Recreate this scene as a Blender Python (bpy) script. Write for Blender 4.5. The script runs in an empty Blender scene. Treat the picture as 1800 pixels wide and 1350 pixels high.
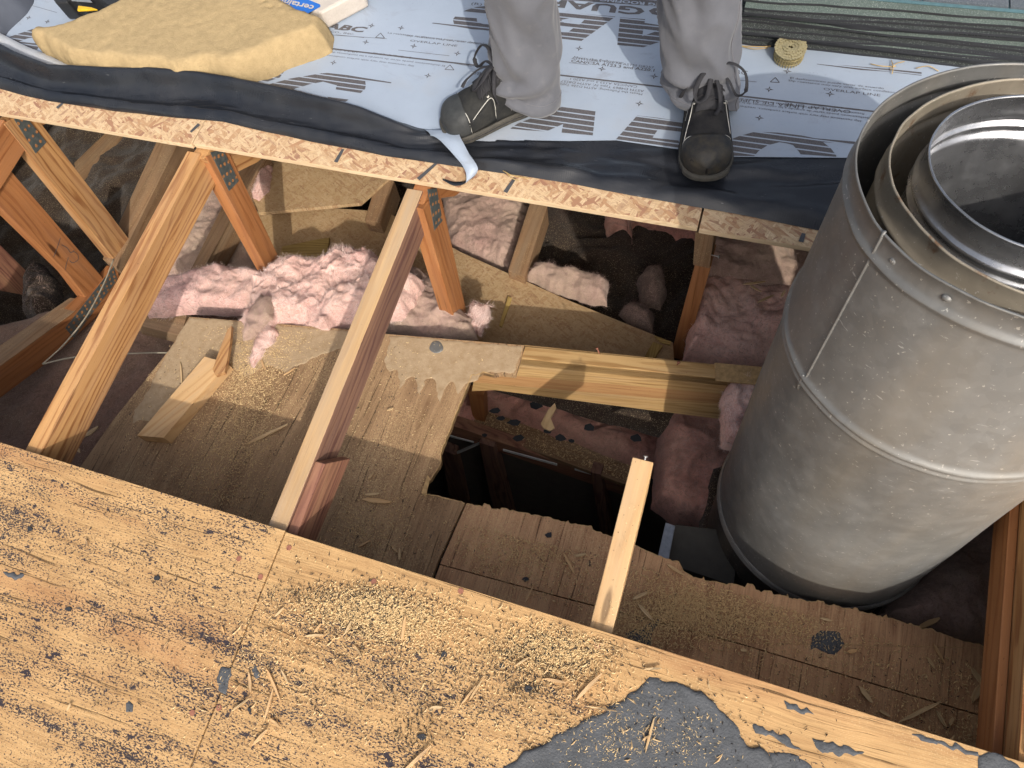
import bpy, bmesh, math, random
import numpy as np
from mathutils import Vector, Matrix, noise
random.seed(7); rng = np.random.default_rng(7)
C = bpy.context.scene.collection
SC = bpy.context.scene

# ---------------------------------------------------------------- camera, sky, sun, exposure
CAMZ = 1.26
M = np.array([[0.94549302, 0.22043152, -0.23969333],
              [0.31254878, -0.82090541, 0.47794096],
              [-0.0914123, -0.52680571, -0.84505594]])
cam_d = bpy.data.cameras.new('camera'); cam = bpy.data.objects.new('camera', cam_d); C.objects.link(cam)
cam.matrix_world = Matrix(((M[0,0], -M[0,1], -M[0,2], 0), (M[1,0], -M[1,1], -M[1,2], 0), (M[2,0], -M[2,1], -M[2,2], CAMZ), (0,0,0,1)))
cam_d.sensor_width = 36; cam_d.lens = 1248/1800*36; cam_d.clip_start = .02; cam_d.clip_end = 500
SC.camera = cam
SUN_EL = math.radians(34); SH = np.array([-.53, .848])            # direction the shadows fall
world = bpy.data.worlds.new('World'); SC.world = world; world.use_nodes = True
wn = world.node_tree.nodes; sky = wn.new('ShaderNodeTexSky'); sky.sky_type = 'NISHITA'; sky.sun_disc = False
sky.sun_elevation = SUN_EL; sky.sun_rotation = math.atan2(.53, -.848); sky.air_density = 1.0; sky.dust_density = 5; sky.ozone_density = 1.0
hs = wn.new('ShaderNodeHueSaturation'); hs.inputs['Saturation'].default_value = .55; world.node_tree.links.new(sky.outputs[0], hs.inputs['Color']); world.node_tree.links.new(hs.outputs[0], wn['Background'].inputs[0]); wn['Background'].inputs[1].default_value = .15
sl = bpy.data.lights.new('sun', 'SUN'); sun = bpy.data.objects.new('sun', sl); C.objects.link(sun)
sl.energy = 2.15; sl.angle = math.radians(.6); sl.color = (1, .93, .82)
sun.rotation_euler = Vector((SH[0]*math.cos(SUN_EL), SH[1]*math.cos(SUN_EL), -math.sin(SUN_EL))).to_track_quat('-Z', 'Y').to_euler()
sun.location = (2, -3, 4)
SC.view_settings.view_transform = 'Standard'; SC.view_settings.look = 'None'; SC.view_settings.exposure = .46
SC.view_settings.gamma = 1; SC.view_settings.use_curve_mapping = False

# ---------------------------------------------------------------- measuring helpers
S = math.tan(math.radians(10.6))          # slope of the roof deck
F = 1248.
CO = np.array([0, 0, CAMZ])
def ray(u, v): return M @ np.array([u-900., v-675., F])
class PL:                                  # plane n.p = d
    def __init__(s, n, d): s.n = np.array(n, float); k = np.linalg.norm(s.n); s.n /= k; s.d = d/k
    def hit(s, u, v):
        r = ray(u, v); t = (s.d - s.n @ CO)/(s.n @ r); return CO + r*t
def ZP(z, sy=0., sx=0.): return PL((-sx, -sy, 1), z)
def XP(x): return PL((1,0,0), x)
def YP(y): return PL((0,1,0), y)
def ROOF(o=0.): return ZP(o, S)
def LOW(o=0.): return ZP(-.25+o, .08)
def roofz(y, o=0.): return S*y + o
EX = np.array([1.,0,0]); EYR = np.array([0,1.,S])/math.hypot(1,S); NR = np.cross(EX, EYR)

# ---------------------------------------------------------------- materials
def mat(name):
    m = bpy.data.materials.new(name); m.use_nodes = True
    nt = m.node_tree; b = nt.nodes['Principled BSDF']; return m, nt, b
class NB:
    def __init__(s, nt): s.nt = nt
    def n(s, t, **k):
        o = s.nt.nodes.new(t)
        for a, v in k.items(): setattr(o, a, v)
        return o
    def l(s, a, b): s.nt.links.new(a, b)
    def vec(s):
        a = s.n('ShaderNodeAttribute'); a.attribute_name = 'gco'; return a.outputs['Vector']
    def mp(s, v, sc=(1,1,1), rot=(0,0,0), loc=(0,0,0)):
        m = s.n('ShaderNodeMapping'); s.l(v, m.inputs[0]); m.inputs['Scale'].default_value = sc; m.inputs['Rotation'].default_value = rot; m.inputs['Location'].default_value = loc
        return m.outputs[0]
    def noise(s, v, sc, det=4, rough=.55, dist=0):
        t = s.n('ShaderNodeTexNoise'); s.l(v, t.inputs['Vector']); t.inputs['Scale'].default_value = sc; t.inputs['Detail'].default_value = det
        t.inputs['Roughness'].default_value = rough; t.inputs['Distortion'].default_value = dist; return t.outputs['Fac']
    def voro(s, v, sc, feat='F1', rnd=1):
        t = s.n('ShaderNodeTexVoronoi', feature=feat); s.l(v, t.inputs['Vector']); t.inputs['Scale'].default_value = sc; t.inputs['Randomness'].default_value = rnd; return t
    def ramp(s, f, pts, interp='LINEAR'):
        r = s.n('ShaderNodeValToRGB'); s.l(f, r.inputs[0]); e = r.color_ramp.elements; r.color_ramp.interpolation = interp
        while len(e) < len(pts): e.new(.5)
        for i, (p, c) in enumerate(pts):
            e[i].position = p; e[i].color = (c, c, c, 1) if isinstance(c, (int, float)) else (*c, 1)
        return r.outputs[0]
    def mix(s, f, a, b, mode='MIX'):
        m = s.n('ShaderNodeMix', data_type='RGBA', blend_type=mode)
        for sock, val in ((m.inputs[0], f), (m.inputs[6], a), (m.inputs[7], b)):
            if isinstance(val, bpy.types.NodeSocket): s.l(val, sock)
            elif isinstance(val, (int, float)): sock.default_value = val
            else: sock.default_value = (*val, 1)
        return m.outputs[2]
    def math(s, op, a, b=0., c=0.):
        m = s.n('ShaderNodeMath', operation=op)
        for i, val in enumerate((a, b, c)):
            if isinstance(val, bpy.types.NodeSocket): s.l(val, m.inputs[i])
            else: m.inputs[i].default_value = val
        return m.outputs[0]
    def bump(s, h, bsdf, strength=.4, dist=.002):
        b = s.n('ShaderNodeBump'); b.inputs['Strength'].default_value = strength; b.inputs['Distance'].default_value = dist
        s.l(h, b.inputs['Height']); s.l(b.outputs[0], bsdf.inputs['Normal'])

def wood(name, light, dark, ring=55, rough=.65, grey=0, greycol=(.25,.2,.16), knots=1, dust=0, line=.7):
    m, nt, b = mat(name); k = NB(nt); v = k.vec()
    low = k.noise(k.mp(v, (1.1, 9, 9)), 1, 3)
    y = k.n('ShaderNodeSeparateXYZ'); k.l(v, y.inputs[0])
    vk = k.voro(k.mp(v, (2.2, 11, 11)), 1)
    kd = vk.outputs['Distance']
    d = k.math('MULTIPLY_ADD', low, .11, y.outputs[1]); d = k.math('MULTIPLY_ADD', y.outputs[2], .55, d)
    kk = k.ramp(kd, [(0, 1), (.28, 0)]); d = k.math('MULTIPLY_ADD', kk, .012*knots, d)
    d = k.math('MULTIPLY_ADD', k.noise(k.mp(v, (2.2, 26, 26), loc=(7,7,7)), 1, 4, .6), .045, d)
    s1 = k.math('SINE', k.math('MULTIPLY', d, ring*6.283))
    lines = k.ramp(k.math('MULTIPLY_ADD', s1, .5, .5), [(0, 0), (.55, .12), (1, 1)])
    fine = k.noise(k.mp(v, (6, 420, 420)), 1, 5, .7)
    am = k.ramp(k.noise(k.mp(v, (2.5, 45, 45), loc=(1,9,4)), 1, 3), [(.3, .25), (.65, 1.15)])
    f = k.math('MULTIPLY_ADD', k.math('MULTIPLY', lines, am), line, k.math('MULTIPLY', fine, .6))
    col = k.mix(k.ramp(f, [(.15, 0), (.95, 1)]), light, dark)
    ck = k.noise(k.mp(v, (2.5, 240, 240), loc=(4,1,8)), 1, 3, .6); col = k.mix(k.ramp(ck, [(.66, 0), (.72, .75)]), col, tuple(c*.3 for c in dark))
    big = k.noise(k.mp(v, (2, 14, 14)), 1, 4)
    col = k.mix(k.ramp(big, [(.35, 0), (.75, .55)]), col, tuple(c*.62 for c in dark))
    if knots: 
        kn = k.ramp(kd, [(.05, .9), (.085, 0)]); col = k.mix(kn, col, tuple(c*.3 for c in dark))
    if grey:
        g = k.ramp(k.noise(k.mp(v, (3, 30, 30), loc=(5,2,1)), 1, 5, .6), [(.5-.25*grey, 0), (.75, min(1, .5+grey*.5))])
        col = k.mix(g, col, greycol)
    sp = k.ramp(k.noise(k.mp(v, (160, 260, 260)), 1, 2), [(.70, 0), (.76, .7)]); col = k.mix(sp, col, tuple(c*.25 for c in dark))
    if dust:
        du = k.math('MULTIPLY', k.ramp(k.noise(v, 420, 2), [(.62-.1*dust, 0), (.68-.06*dust, .8)]), k.ramp(k.noise(v, 22, 4), [(.42, 0), (.6, 1)])); col = k.mix(du, col, (.52,.38,.2))
    k.l(col, b.inputs['Base Color']); b.inputs['Roughness'].default_value = rough; b.inputs['Specular IOR Level'].default_value = .25
    k.bump(k.math('MULTIPLY_ADD', lines, .6, fine), b, .35, .0012)
    return m

def ply_old(name, light, dark, stain, flecks, fine_dust, edge=0):
    """sheet with grain along local x; flecks of black tar, torn fibres, sawdust specks"""
    m, nt, b = mat(name); k = NB(nt); v = k.vec()
    warp = k.noise(k.mp(v, (2, 5, 5)), 1, 3)
    sep = k.n('ShaderNodeSeparateXYZ'); k.l(v, sep.inputs[0])
    d = k.math('MULTIPLY_ADD', warp, .05, sep.outputs[1])
    cb = k.n('ShaderNodeCombineXYZ'); k.l(sep.outputs[0], cb.inputs[0]); k.l(d, cb.inputs[1])
    vv = cb.outputs[0]
    g1 = k.noise(k.mp(vv, (3, 70, 1)), 1, 7, .72); g2 = k.noise(k.mp(vv, (9, 320, 1)), 1, 4, .7)
    col = k.mix(k.ramp(g1, [(.3, 0), (.72, 1)]), light, dark)
    col = k.mix(k.ramp(g2, [(.50, 0), (.66, .65)]), col, tuple(c*.5 for c in dark))
    st = k.noise(k.mp(vv, (1.3, 7, 1), loc=(3.3, 1.1, 0)), 1, 5, .6)
    col = k.mix(k.ramp(st, [(.52, 0), (.72, .75)]), col, stain)
    pw = k.noise(k.mp(v, (9, 14, 1), loc=(1,5,0)), 1, 4, .6)
    col = k.mix(k.ramp(pw, [(.35, .35), (.6, 0)]), col, tuple(min(1, c*1.25) for c in light))
    cr = k.noise(k.mp(vv, (3.0, 150, 1), loc=(9,0,0)), 1, 4, .55)
    crm = k.ramp(cr, [(.62, 0), (.66, .85)]); col = k.mix(crm, col, tuple(c*.22 for c in dark))
    if flecks:
        fl = k.noise(k.mp(v, (190, 380, 1)), 1, 3, .6, .4); dens = k.noise(k.mp(vv, (3.5, 20, 1)), 1, 3, .6)
        if edge:
            se = k.n('ShaderNodeSeparateXYZ'); k.l(v, se.inputs[0])
            clean = k.math('MULTIPLY', k.ramp(k.math('ADD', se.outputs[1], .0), [(.16, 0), (.225, 1)]), k.ramp(k.math('ADD', se.outputs[0], .8), [(.12, 0), (.16, 1)]))
            dens = k.math('MULTIPLY_ADD', clean, -.45, dens)
        th = k.math('MULTIPLY_ADD', dens, -.34*flecks, .79)
        fm = k.ramp(k.math('SUBTRACT', fl, th), [(0, 0), (.025, 1)])
        fl2 = k.noise(k.mp(v, (32, 70, 1), loc=(2,7,0)), 1, 5, .65)
        fm2 = k.ramp(k.math('MULTIPLY_ADD', dens, .25*flecks, fl2), [(.79, 0), (.805, 1)])
        col = k.mix(k.math('MAXIMUM', fm, fm2), col, (.035,.028,.035))
    if fine_dust:
        du = k.ramp(k.noise(v, 380, 2), [(.60-.08*fine_dust, 0), (.66, .8)]); pm = k.ramp(k.noise(v, 5, 3), [(.4, 0), (.65, 1)])
        col = k.mix(k.math('MULTIPLY', du, pm), col, (.58,.42,.22))
    k.l(col, b.inputs['Base Color']); b.inputs['Roughness'].default_value = .75; b.inputs['Specular IOR Level'].default_value = .2
    k.bump(k.math('MULTIPLY_ADD', crm, -1.2, k.math('ADD', g1, g2)), b, .55, .0016)
    return m

def osb(name, dirty=0.):
    m, nt, b = mat(name); k = NB(nt); v = k.vec()
    base = None; hgt = None
    for i, (ang, sc) in enumerate(((.15, 1), (1.0, 1.2), (-.7, .9), (1.9, 1.1), (.5, 1.5))):
        w = k.noise(v, 14, 2); 
        vi = k.mp(v, (17*sc, 85*sc, 1), rot=(0,0,ang), loc=(i*3.1, i*1.7, i*2.))
        # rotate first: two mapping nodes
        r0 = k.mp(v, (1,1,1), rot=(0,0,ang)); vi = k.mp(r0, (24*sc, 120*sc, 1), loc=(i*3.1, i*1.7, 0))
        vo = k.voro(vi, 1); s2 = k.n('ShaderNodeSeparateColor'); k.l(vo.outputs['Color'], s2.inputs[0])
        c = k.ramp(s2.outputs[0], [(0, (.54,.38,.22)), (.35, (.62,.46,.29)), (.6, (.46,.30,.17)), (.8, (.40,.23,.13)), (.92, (.28,.14,.095)), (1, (.58,.43,.26))])
        gr = k.noise(k.mp(r0, (30, 700, 1)), 1, 2); c = k.mix(k.ramp(gr, [(.42, 0), (.7, .55)]), c, (.28,.16,.09))
        if base is None: base = c; hgt = s2.outputs[1]
        else:
            sel = k.ramp(s2.outputs[2], [(.66, 0), (.661, 1)]); base = k.mix(sel, base, c); hgt = k.mix(sel, hgt, s2.outputs[1])
    if dirty:
        dn = k.ramp(k.noise(v, 6, 5, .6), [(.3, .9), (.75, .35)]); base = k.mix(k.math('MULTIPLY', dn, dirty), base, (.36,.245,.12))
        du = k.ramp(k.noise(v, 300, 2), [(.56, 0), (.64, .7)]); base = k.mix(du, base, (.46,.33,.18))
        sp = k.ramp(k.noise(k.mp(v, (90, 190, 1)), 1, 3), [(.66, 0), (.72, .8)]); base = k.mix(sp, base, (.07,.045,.03))
    base = k.mix(k.ramp(k.noise(v, 160, 4, .7), [(.52, 0), (.7, .5)]), base, (.20,.12,.07))
    k.l(base, b.inputs['Base Color']); b.inputs['Roughness'].default_value = .7; b.inputs['Specular IOR Level'].default_value = .2
    k.bump(hgt, b, .35, .0012)
    return m

def insul(name, a, bcol, dust, amt):
    m, nt, b = mat(name); k = NB(nt); v = k.vec()
    n1 = k.noise(v, 9, 5, .6, .6); n2 = k.noise(v, 48, 8, .78, 1.6); n3 = k.noise(v, 330, 3, .7)
    col = k.mix(k.ramp(n1, [(.35, 0), (.65, 1)]), a, bcol)
    col = k.mix(k.ramp(n2, [(.38, .75), (.52, 0)]), col, tuple(c*.5 for c in bcol)); col = k.mix(k.ramp(n2, [(.56, 0), (.75, .5)]), col, tuple(min(.9, c*1.3) for c in a))  # bump hollows coloured darker and crests lighter, imitating shade in the crevices
    dm = k.noise(v, 4, 4, .6); th = k.ramp(dm, [(.25, 0), (.7, 1)])
    col = k.mix(k.math('MULTIPLY', th, amt), col, dust)
    sp = k.ramp(n3, [(.58, 0), (.66, .85)]); col = k.mix(k.math('MULTIPLY', sp, k.math('MULTIPLY_ADD', th, .7, .15)), col, (.62,.50,.33))
    sd = k.ramp(k.noise(v, 210, 3), [(.68, 0), (.72, .8)]); col = k.mix(sd, col, (.10,.07,.06))
    k.l(col, b.inputs['Base Color']); b.inputs['Roughness'].default_value = 1; b.inputs['Specular IOR Level'].default_value = .05
    b.inputs['Sheen Weight'].default_value = .15
    k.bump(k.math('MULTIPLY_ADD', n3, .35, n2), b, .7, .006)
    return m

def plain(name, c, rough=.6, metal=0, bumpsc=0, bs=.3, var=.25, varsc=30, spec=.5, c2=None):
    m, nt, b = mat(name); k = NB(nt); v = k.vec()
    n = k.noise(v, varsc, 5, .6); col = k.mix(k.ramp(n, [(.3, 0), (.7, 1)]), c, c2 or tuple(x*(1-var) for x in c))
    k.l(col, b.inputs['Base Color']); b.inputs['Roughness'].default_value = rough; b.inputs['Metallic'].default_value = metal; b.inputs['Specular IOR Level'].default_value = spec
    if bumpsc: k.bump(k.noise(v, bumpsc, 4, .6), b, bs, .002)
    return m

MT = {}
MT['ply_near'] = ply_old('plywood_gold', (.53,.335,.155), (.33,.185,.08), (.29,.12,.055), 1.4, .5, edge=1)
MT['ply_low'] = ply_old('plywood_weathered', (.38,.245,.135), (.20,.115,.06), (.09,.042,.02), .85, 1.2)
MT['ply_low2'] = ply_old('plywood_weathered_red', (.58,.35,.19), (.27,.125,.065), (.17,.07,.033), .7, 1.2)
MT['ply_raw'] = plain('torn_ply_core', (.55,.36,.17), .8, 0, 200, .8, .45, 90, .2)
MT['osb'] = osb('osb_new'); MT['osb_old'] = osb('osb_dusty', .9)
MT['osb_edge'] = wood('osb_edge', (.74,.58,.38), (.52,.36,.21), 260, .8, 0, knots=0, line=.5)
MT['fir'] = wood('fir_rafter', (.57,.325,.135), (.25,.10,.035), 62, .6, .35, (.40,.24,.13))
MT['fir_top'] = MT['fir']
MT['fir_pale'] = wood('pine_pale', (.68,.45,.23), (.52,.29,.12), 45, .6, .12, (.45,.33,.22), line=.4)
MT['fir_orange'] = wood('fir_orange', (.41,.18,.068), (.22,.075,.026), 48, .55, .1, (.3,.15,.08), line=.45)
MT['fir_worn'] = wood('fir_weathered', (.36,.205,.125), (.12,.052,.04), 60, .7, .55, (.15,.085,.075))
MT['fir_wtop'] = wood('fir_weathered_top', (.58,.38,.19), (.30,.17,.085), 40, .7, .45, (.35,.28,.21), line=.35)
MT['block'] = wood('reddish_block', (.33,.16,.10), (.15,.06,.045), 70, .65, .3, (.42,.24,.13))
MT['dusty'] = wood('dusty_stud', (.33,.20,.11), (.20,.11,.055), 50, .8, .4, (.28,.21,.14), dust=.45, line=.5)
MT['beam'] = wood('laminated_beam', (.58,.385,.175), (.33,.185,.07), 70, .6, .1, (.42,.30,.18), line=.6, knots=0)
MT['beam2'] = wood('laminated_beam_dark', (.50,.29,.13), (.36,.18,.075), 60, .55, 0, line=.5, knots=0)
MT['splinter'] = plain('splinter', (.60,.39,.17), .8, 0, 150, .4, .35, 60, .2)
MT['sawdust'] = plain('sawdust', (.86,.64,.35), .9, 0, 0, 0, .3, 300, .1)
MT['tar'] = plain('tar_paper', (.06,.064,.07), .8, 0, 260, .9, .45, 40, .3, (.095,.10,.11))
MT['tarbit'] = plain('tar_crumb', (.025,.027,.033), .8, 0, 200, .5)
MT['shadowgap'] = plain('dark_gap', (.01,.009,.008), .9)
MT['pink'] = insul('insulation_pink', (.78,.50,.44), (.62,.33,.31), (.58,.43,.34), .6)
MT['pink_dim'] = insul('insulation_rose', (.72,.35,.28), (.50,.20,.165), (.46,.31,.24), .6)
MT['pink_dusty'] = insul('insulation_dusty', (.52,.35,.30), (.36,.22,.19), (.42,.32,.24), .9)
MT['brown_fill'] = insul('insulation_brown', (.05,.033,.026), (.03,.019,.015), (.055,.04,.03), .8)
MT['pink_lit'] = insul('insulation_pink_lit', (.90,.58,.48), (.74,.38,.33), (.62,.47,.37), .5)  # copy of pink with its colour raised to offset the pipe's shade
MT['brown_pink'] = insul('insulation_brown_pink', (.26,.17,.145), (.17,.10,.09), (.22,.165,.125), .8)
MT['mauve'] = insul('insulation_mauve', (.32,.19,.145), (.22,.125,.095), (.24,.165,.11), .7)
MT['fibre'] = plain('glass_fibre', (.88,.68,.62), .9, 0, 0, 0, .2); MT['fibre_dim'] = plain('glass_fibre_dim', (.52,.36,.31), .9)
MT['foam'] = plain('spray_foam', (.40,.30,.165), .95, 0, 300, .9, .2, 60, .05)
MT['black_film'] = None
MT['cable'] = plain('cable_sheath', (.36,.32,.24), .6)
MT['white'] = plain('white_paper', (.75,.74,.70), .6); MT['light_gap'] = plain('pale_slit_strip', (.72,.72,.70), .7)
MT['zinc'] = plain('zinc_nail', (.55,.56,.55), .4, .8); MT['brass'] = plain('coated_nail', (.52,.43,.22), .42, .55, 0, 0, .35, 200)
MT['brasshead'] = plain('coated_nail_head', (.50,.44,.27), .5, .4, 0, 0, .4, 300)
MT['rustnail'] = plain('rusty_head', (.30,.12,.075), .8, 0, 200, .5)
MT['concrete'] = plain('concrete', (.06,.057,.05), .9, 0, 120, .6)
MT['angle'] = plain('metal_angle', (.30,.33,.38), .45, .6, 120, .3, .3, 100)

def film():
    m, nt, b = mat('black_membrane'); k = NB(nt); v = k.vec()
    w = k.noise(k.mp(v, (3, 9, 9)), 1, 5, .6, .5)
    wv = k.n('ShaderNodeTexWave', wave_type='BANDS', bands_direction='X'); k.l(k.mp(v, (1, .35, 1)), wv.inputs[0]); wv.inputs['Scale'].default_value = 70; wv.inputs['Distortion'].default_value = 3; wv.inputs['Detail'].default_value = 2
    dust = k.ramp(k.noise(v, 7, 5, .65), [(.4, 0), (.8, .5)])
    col = k.mix(dust, (.010,.012,.017), (.045,.044,.045))
    sc = k.ramp(k.noise(k.mp(v, (25, 260, 1)), 1, 2), [(.74, 0), (.77, .7)]); col = k.mix(sc, col, (.22,.22,.22))
    k.l(col, b.inputs['Base Color']); k.l(k.ramp(w, [(.3, .2), (.7, .38)]), b.inputs['Roughness'])
    k.bump(k.math('MULTIPLY_ADD', wv.outputs[1], .05, w), b, .5, .004)
    return m
MT['black_film'] = film()
def grey_sheet():
    m, nt, b = mat('underlayment_grey'); k = NB(nt); v = k.vec()
    n = k.noise(v, 5, 5, .6); col = k.mix(k.ramp(n, [(.3, 0), (.75, 1)]), (.315,.372,.46), (.268,.318,.395))
    dd = k.ramp(k.noise(v, 260, 3, .6), [(.69, 0), (.72, .8)]); dm = k.ramp(k.noise(v, 8, 3), [(.35, .1), (.65, 1)])
    col = k.mix(k.math('MULTIPLY', dd, dm), col, (.10,.10,.11))
    du = k.ramp(k.noise(v, 3, 4, .7), [(.52, 0), (.75, .35)]); col = k.mix(du, col, (.34,.31,.27)); sm = k.ramp(k.noise(k.mp(v, (5, 9, 1), loc=(2,3,0)), 1, 6, .75, 1.), [(.58, 0), (.7, .4)]); col = k.mix(sm, col, (.20,.20,.215))
    k.l(col, b.inputs['Base Color']); b.inputs['Roughness'].default_value = .55
    k.bump(k.math('MULTIPLY_ADD', k.noise(v, 500, 2), .12, k.noise(k.mp(v, (3, 5, 1)), 1, 4)), b, .35, .006)
    return m
MT['grey_sheet'] = grey_sheet()
def ink(name, striped):
    m, nt, b = mat(name); k = NB(nt); v = k.vec()
    n = k.noise(v, 500, 3, .6); col = k.mix(k.ramp(n, [(.35, 0), (.7, 1)]), (.055,.053,.06), (.12,.112,.115))
    if striped:
        s = k.n('ShaderNodeSeparateXYZ'); k.l(v, s.inputs[0])
        fr = k.math('FRACT', k.math('MULTIPLY', s.outputs[1], striped))
        col = k.mix(k.ramp(fr, [(.78, 0), (.80, 1)]), col, (.30,.35,.43))
    k.l(col, b.inputs['Base Color']); b.inputs['Roughness'].default_value = .6
    return m
MT['ink'] = ink('print_ink', 0); MT['ink_stripe'] = ink('print_ink_striped', 70)
def galv(name, base, dark, rough, metal, rust=0., soot=0.):
    m, nt, b = mat(name); k = NB(nt); v = k.vec()
    n = k.noise(v, 3.2, 6, .62, .4); n2 = k.noise(v, 26, 5, .65); n3 = k.noise(v, 160, 3, .6)
    col = k.mix(k.ramp(n, [(.3, 0), (.7, 1)]), base, dark)
    col = k.mix(k.ramp(n2, [(.52, 0), (.78, .35)]), col, tuple(min(1, c*1.35) for c in base))
    sp = k.ramp(n3, [(.66, 0), (.70, .6)]); col = k.mix(sp, col, (.55,.53,.48)); sq = k.ramp(k.noise(k.mp(v, (30, 30, 210), rot=(.3,.2,.4)), 1, 3, .6), [(.70, 0), (.73, .5)]); col = k.mix(sq, col, (.6,.6,.58)); spn = k.voro(v, 75); s3 = k.n('ShaderNodeSeparateColor'); k.l(spn.outputs['Color'], s3.inputs[0]); col = k.mix(k.math('MULTIPLY', s3.outputs[0], .16), col, tuple(c*.5 for c in dark))
    st = k.ramp(k.noise(k.mp(v, (9, 9, 1.3)), 1, 4), [(.45, 0), (.75, .4)]); col = k.mix(st, col, (.30,.255,.19))
    if rust: col = k.mix(k.ramp(k.noise(v, 34, 6, .7), [(.64-.12*rust, 0), (.68, .85)]), col, (.17,.085,.04))
    if soot: col = k.mix(k.ramp(k.noise(k.mp(v, (8, 8, 2)), 1, 5, .7), [(.35, soot), (.7, .15)]), col, (.02,.02,.022))
    k.l(col, b.inputs['Base Color']); b.inputs['Metallic'].default_value = metal
    k.l(k.ramp(n2, [(.3, rough-.08), (.7, rough+.12)]), b.inputs['Roughness'])
    k.bump(k.math('MULTIPLY_ADD', n, 1.2, k.math('MULTIPLY', n2, .2)), b, .25, .006)
    return m
MT['galv'] = galv('galvanised_aged', (.225,.225,.22), (.14,.14,.136), .5, .4)
MT['galv_mid'] = galv('galvanised_rusty', (.34,.30,.235), (.25,.215,.17), .6, .4, .6)
MT['stainless'] = galv('stainless_sooty', (.68,.69,.72), (.48,.49,.52), .27, .9, 0, .42)
MT['soot_pipe'] = galv('pipe_sooted', (.06,.055,.05), (.035,.033,.03), .6, .3)
def plate_mat():
    m, nt, b = mat('nail_plate_steel'); k = NB(nt); v = k.vec()
    n = k.noise(v, 60, 5, .65); col = k.mix(k.ramp(n, [(.35, 0), (.65, 1)]), (.10,.125,.13), (.17,.19,.185))
    k.l(col, b.inputs['Base Color']); b.inputs['Metallic'].default_value = .6; b.inputs['Roughness'].default_value = .5; k.bump(n, b, .3, .002); return m
MT['plate'] = plate_mat(); MT['plate_hole'] = plain('rusty_hole', (.42,.19,.07), .8, 0, 300, .5, .5, 300)
def cloth():
    m, nt, b = mat('grey_twill'); k = NB(nt); v = k.vec()
    wv = k.n('ShaderNodeTexWave', wave_type='BANDS', bands_direction='DIAGONAL'); k.l(v, wv.inputs[0]); wv.inputs['Scale'].default_value = 260
    n = k.noise(v, 12, 5, .6); col = k.mix(k.ramp(n, [(.3, 0), (.7, 1)]), (.128,.133,.152), (.095,.099,.115))
    n2 = k.ramp(k.noise(v, 40, 4), [(.6, 0), (.8, .4)]); col = k.mix(n2, col, (.18,.18,.19))
    k.l(col, b.inputs['Base Color']); b.inputs['Roughness'].default_value = .95; b.inputs['Specular IOR Level'].default_value = .1; b.inputs['Sheen Weight'].default_value = .2
    k.bump(k.math('MULTIPLY_ADD', wv.outputs[1], .3, k.noise(v, 300, 2)), b, .25, .0006); return m
MT['cloth'] = cloth()
MT['seam'] = plain('trouser_seam', (.16,.16,.18), .9)
MT['shoe'] = plain('shoe_nubuck', (.014,.014,.017), .75, 0, 160, .6, .5, 30, .15, (.035,.034,.033))
MT['shoe_dust'] = plain('shoe_leather_dusty', (.034,.034,.032), .75, 0, 140, .7, .5, 30, .15, (.014,.015,.017))
MT['toe'] = plain('toe_cap_worn', (.016,.018,.022), .5, 0, 90, .5, .5, 60, .3, (.05,.043,.032))
MT['toe_l'] = plain('toe_cap_dusty', (.045,.048,.049), .58, 0, 90, .5, .4, 40, .3, (.024,.026,.028))
MT['sole'] = plain('rubber_sole', (.045,.044,.04), .85, 0, 150, .6, .4, 60, .2, (.08,.074,.064))
MT['lace'] = plain('lace', (.022,.022,.027), .8, 0, 600, .6); MT['piping'] = plain('reflective_piping', (.55,.54,.50), .4)
MT['lime'] = plain('lime_tag', (.45,.62,.05), .6)
def shingle(name, a, bcol, sparkle):
    m, nt, b = mat(name); k = NB(nt); v = k.vec()
    w = k.voro(v, 950); s2 = k.n('ShaderNodeSeparateColor'); k.l(w.outputs['Color'], s2.inputs[0])
    col = k.mix(s2.outputs[0], a, bcol); col = k.mix(k.ramp(s2.outputs[1], [(.88, 0), (.92, sparkle*.6)]), col, (.5,.56,.53))
    bl = k.noise(v, 12, 3); col = k.mix(k.ramp(bl, [(.4, 0), (.7, .5)]), col, tuple(c*.6 for c in a))
    k.l(col, b.inputs['Base Color']); b.inputs['Roughness'].default_value = .85; k.bump(s2.outputs[2], b, .8, .001); return m
MT['shingle_green'] = shingle('shingle_green', (.13,.17,.155), (.075,.10,.09), .7)
MT['shingle_dark'] = shingle('shingle_charcoal', (.05,.06,.06), (.02,.024,.026), .55)
MT['shingle_slate'] = shingle('shingle_slate', (.12,.14,.165), (.07,.085,.105), .35)
MT['blue_film'] = plain('blue_release_strip', (.10,.19,.22), .35, 0, 0, 0, .3, 90)
MT['wrap_white'] = plain('wrap_paper', (.50,.45,.40), .45, 0, 60, 1.0, .15, 12)
MT['wrap_blue'] = plain('wrap_blue', (.02,.14,.52), .45, 0, 25, .3, .15, 12)
MT['tool_black'] = plain('tool_rubber', (.02,.021,.023), .45, 0, 80, .3); MT['tool_yellow'] = plain('tool_yellow', (.70,.43,.02), .4)
MT['strip_white'] = plain('strip_white', (.50,.52,.55), .6, 0, 60, .6, .15, 20)
MT['bag'] = plain('slate_cloth', (.07,.08,.105), .85, 0, 30, .6, .3, 8)
MT['skin'] = plain('skin', (.50,.31,.22), .6); MT['jacket'] = plain('jacket', (.10,.11,.13), .9, 0, 40, .5); MT['hair'] = plain('hair', (.05,.035,.025), .8)
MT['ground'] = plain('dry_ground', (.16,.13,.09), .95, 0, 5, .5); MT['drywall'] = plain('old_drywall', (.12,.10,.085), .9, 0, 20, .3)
MT['pine_needle'] = plain('pine_needle', (.52,.36,.14), .7)
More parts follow.
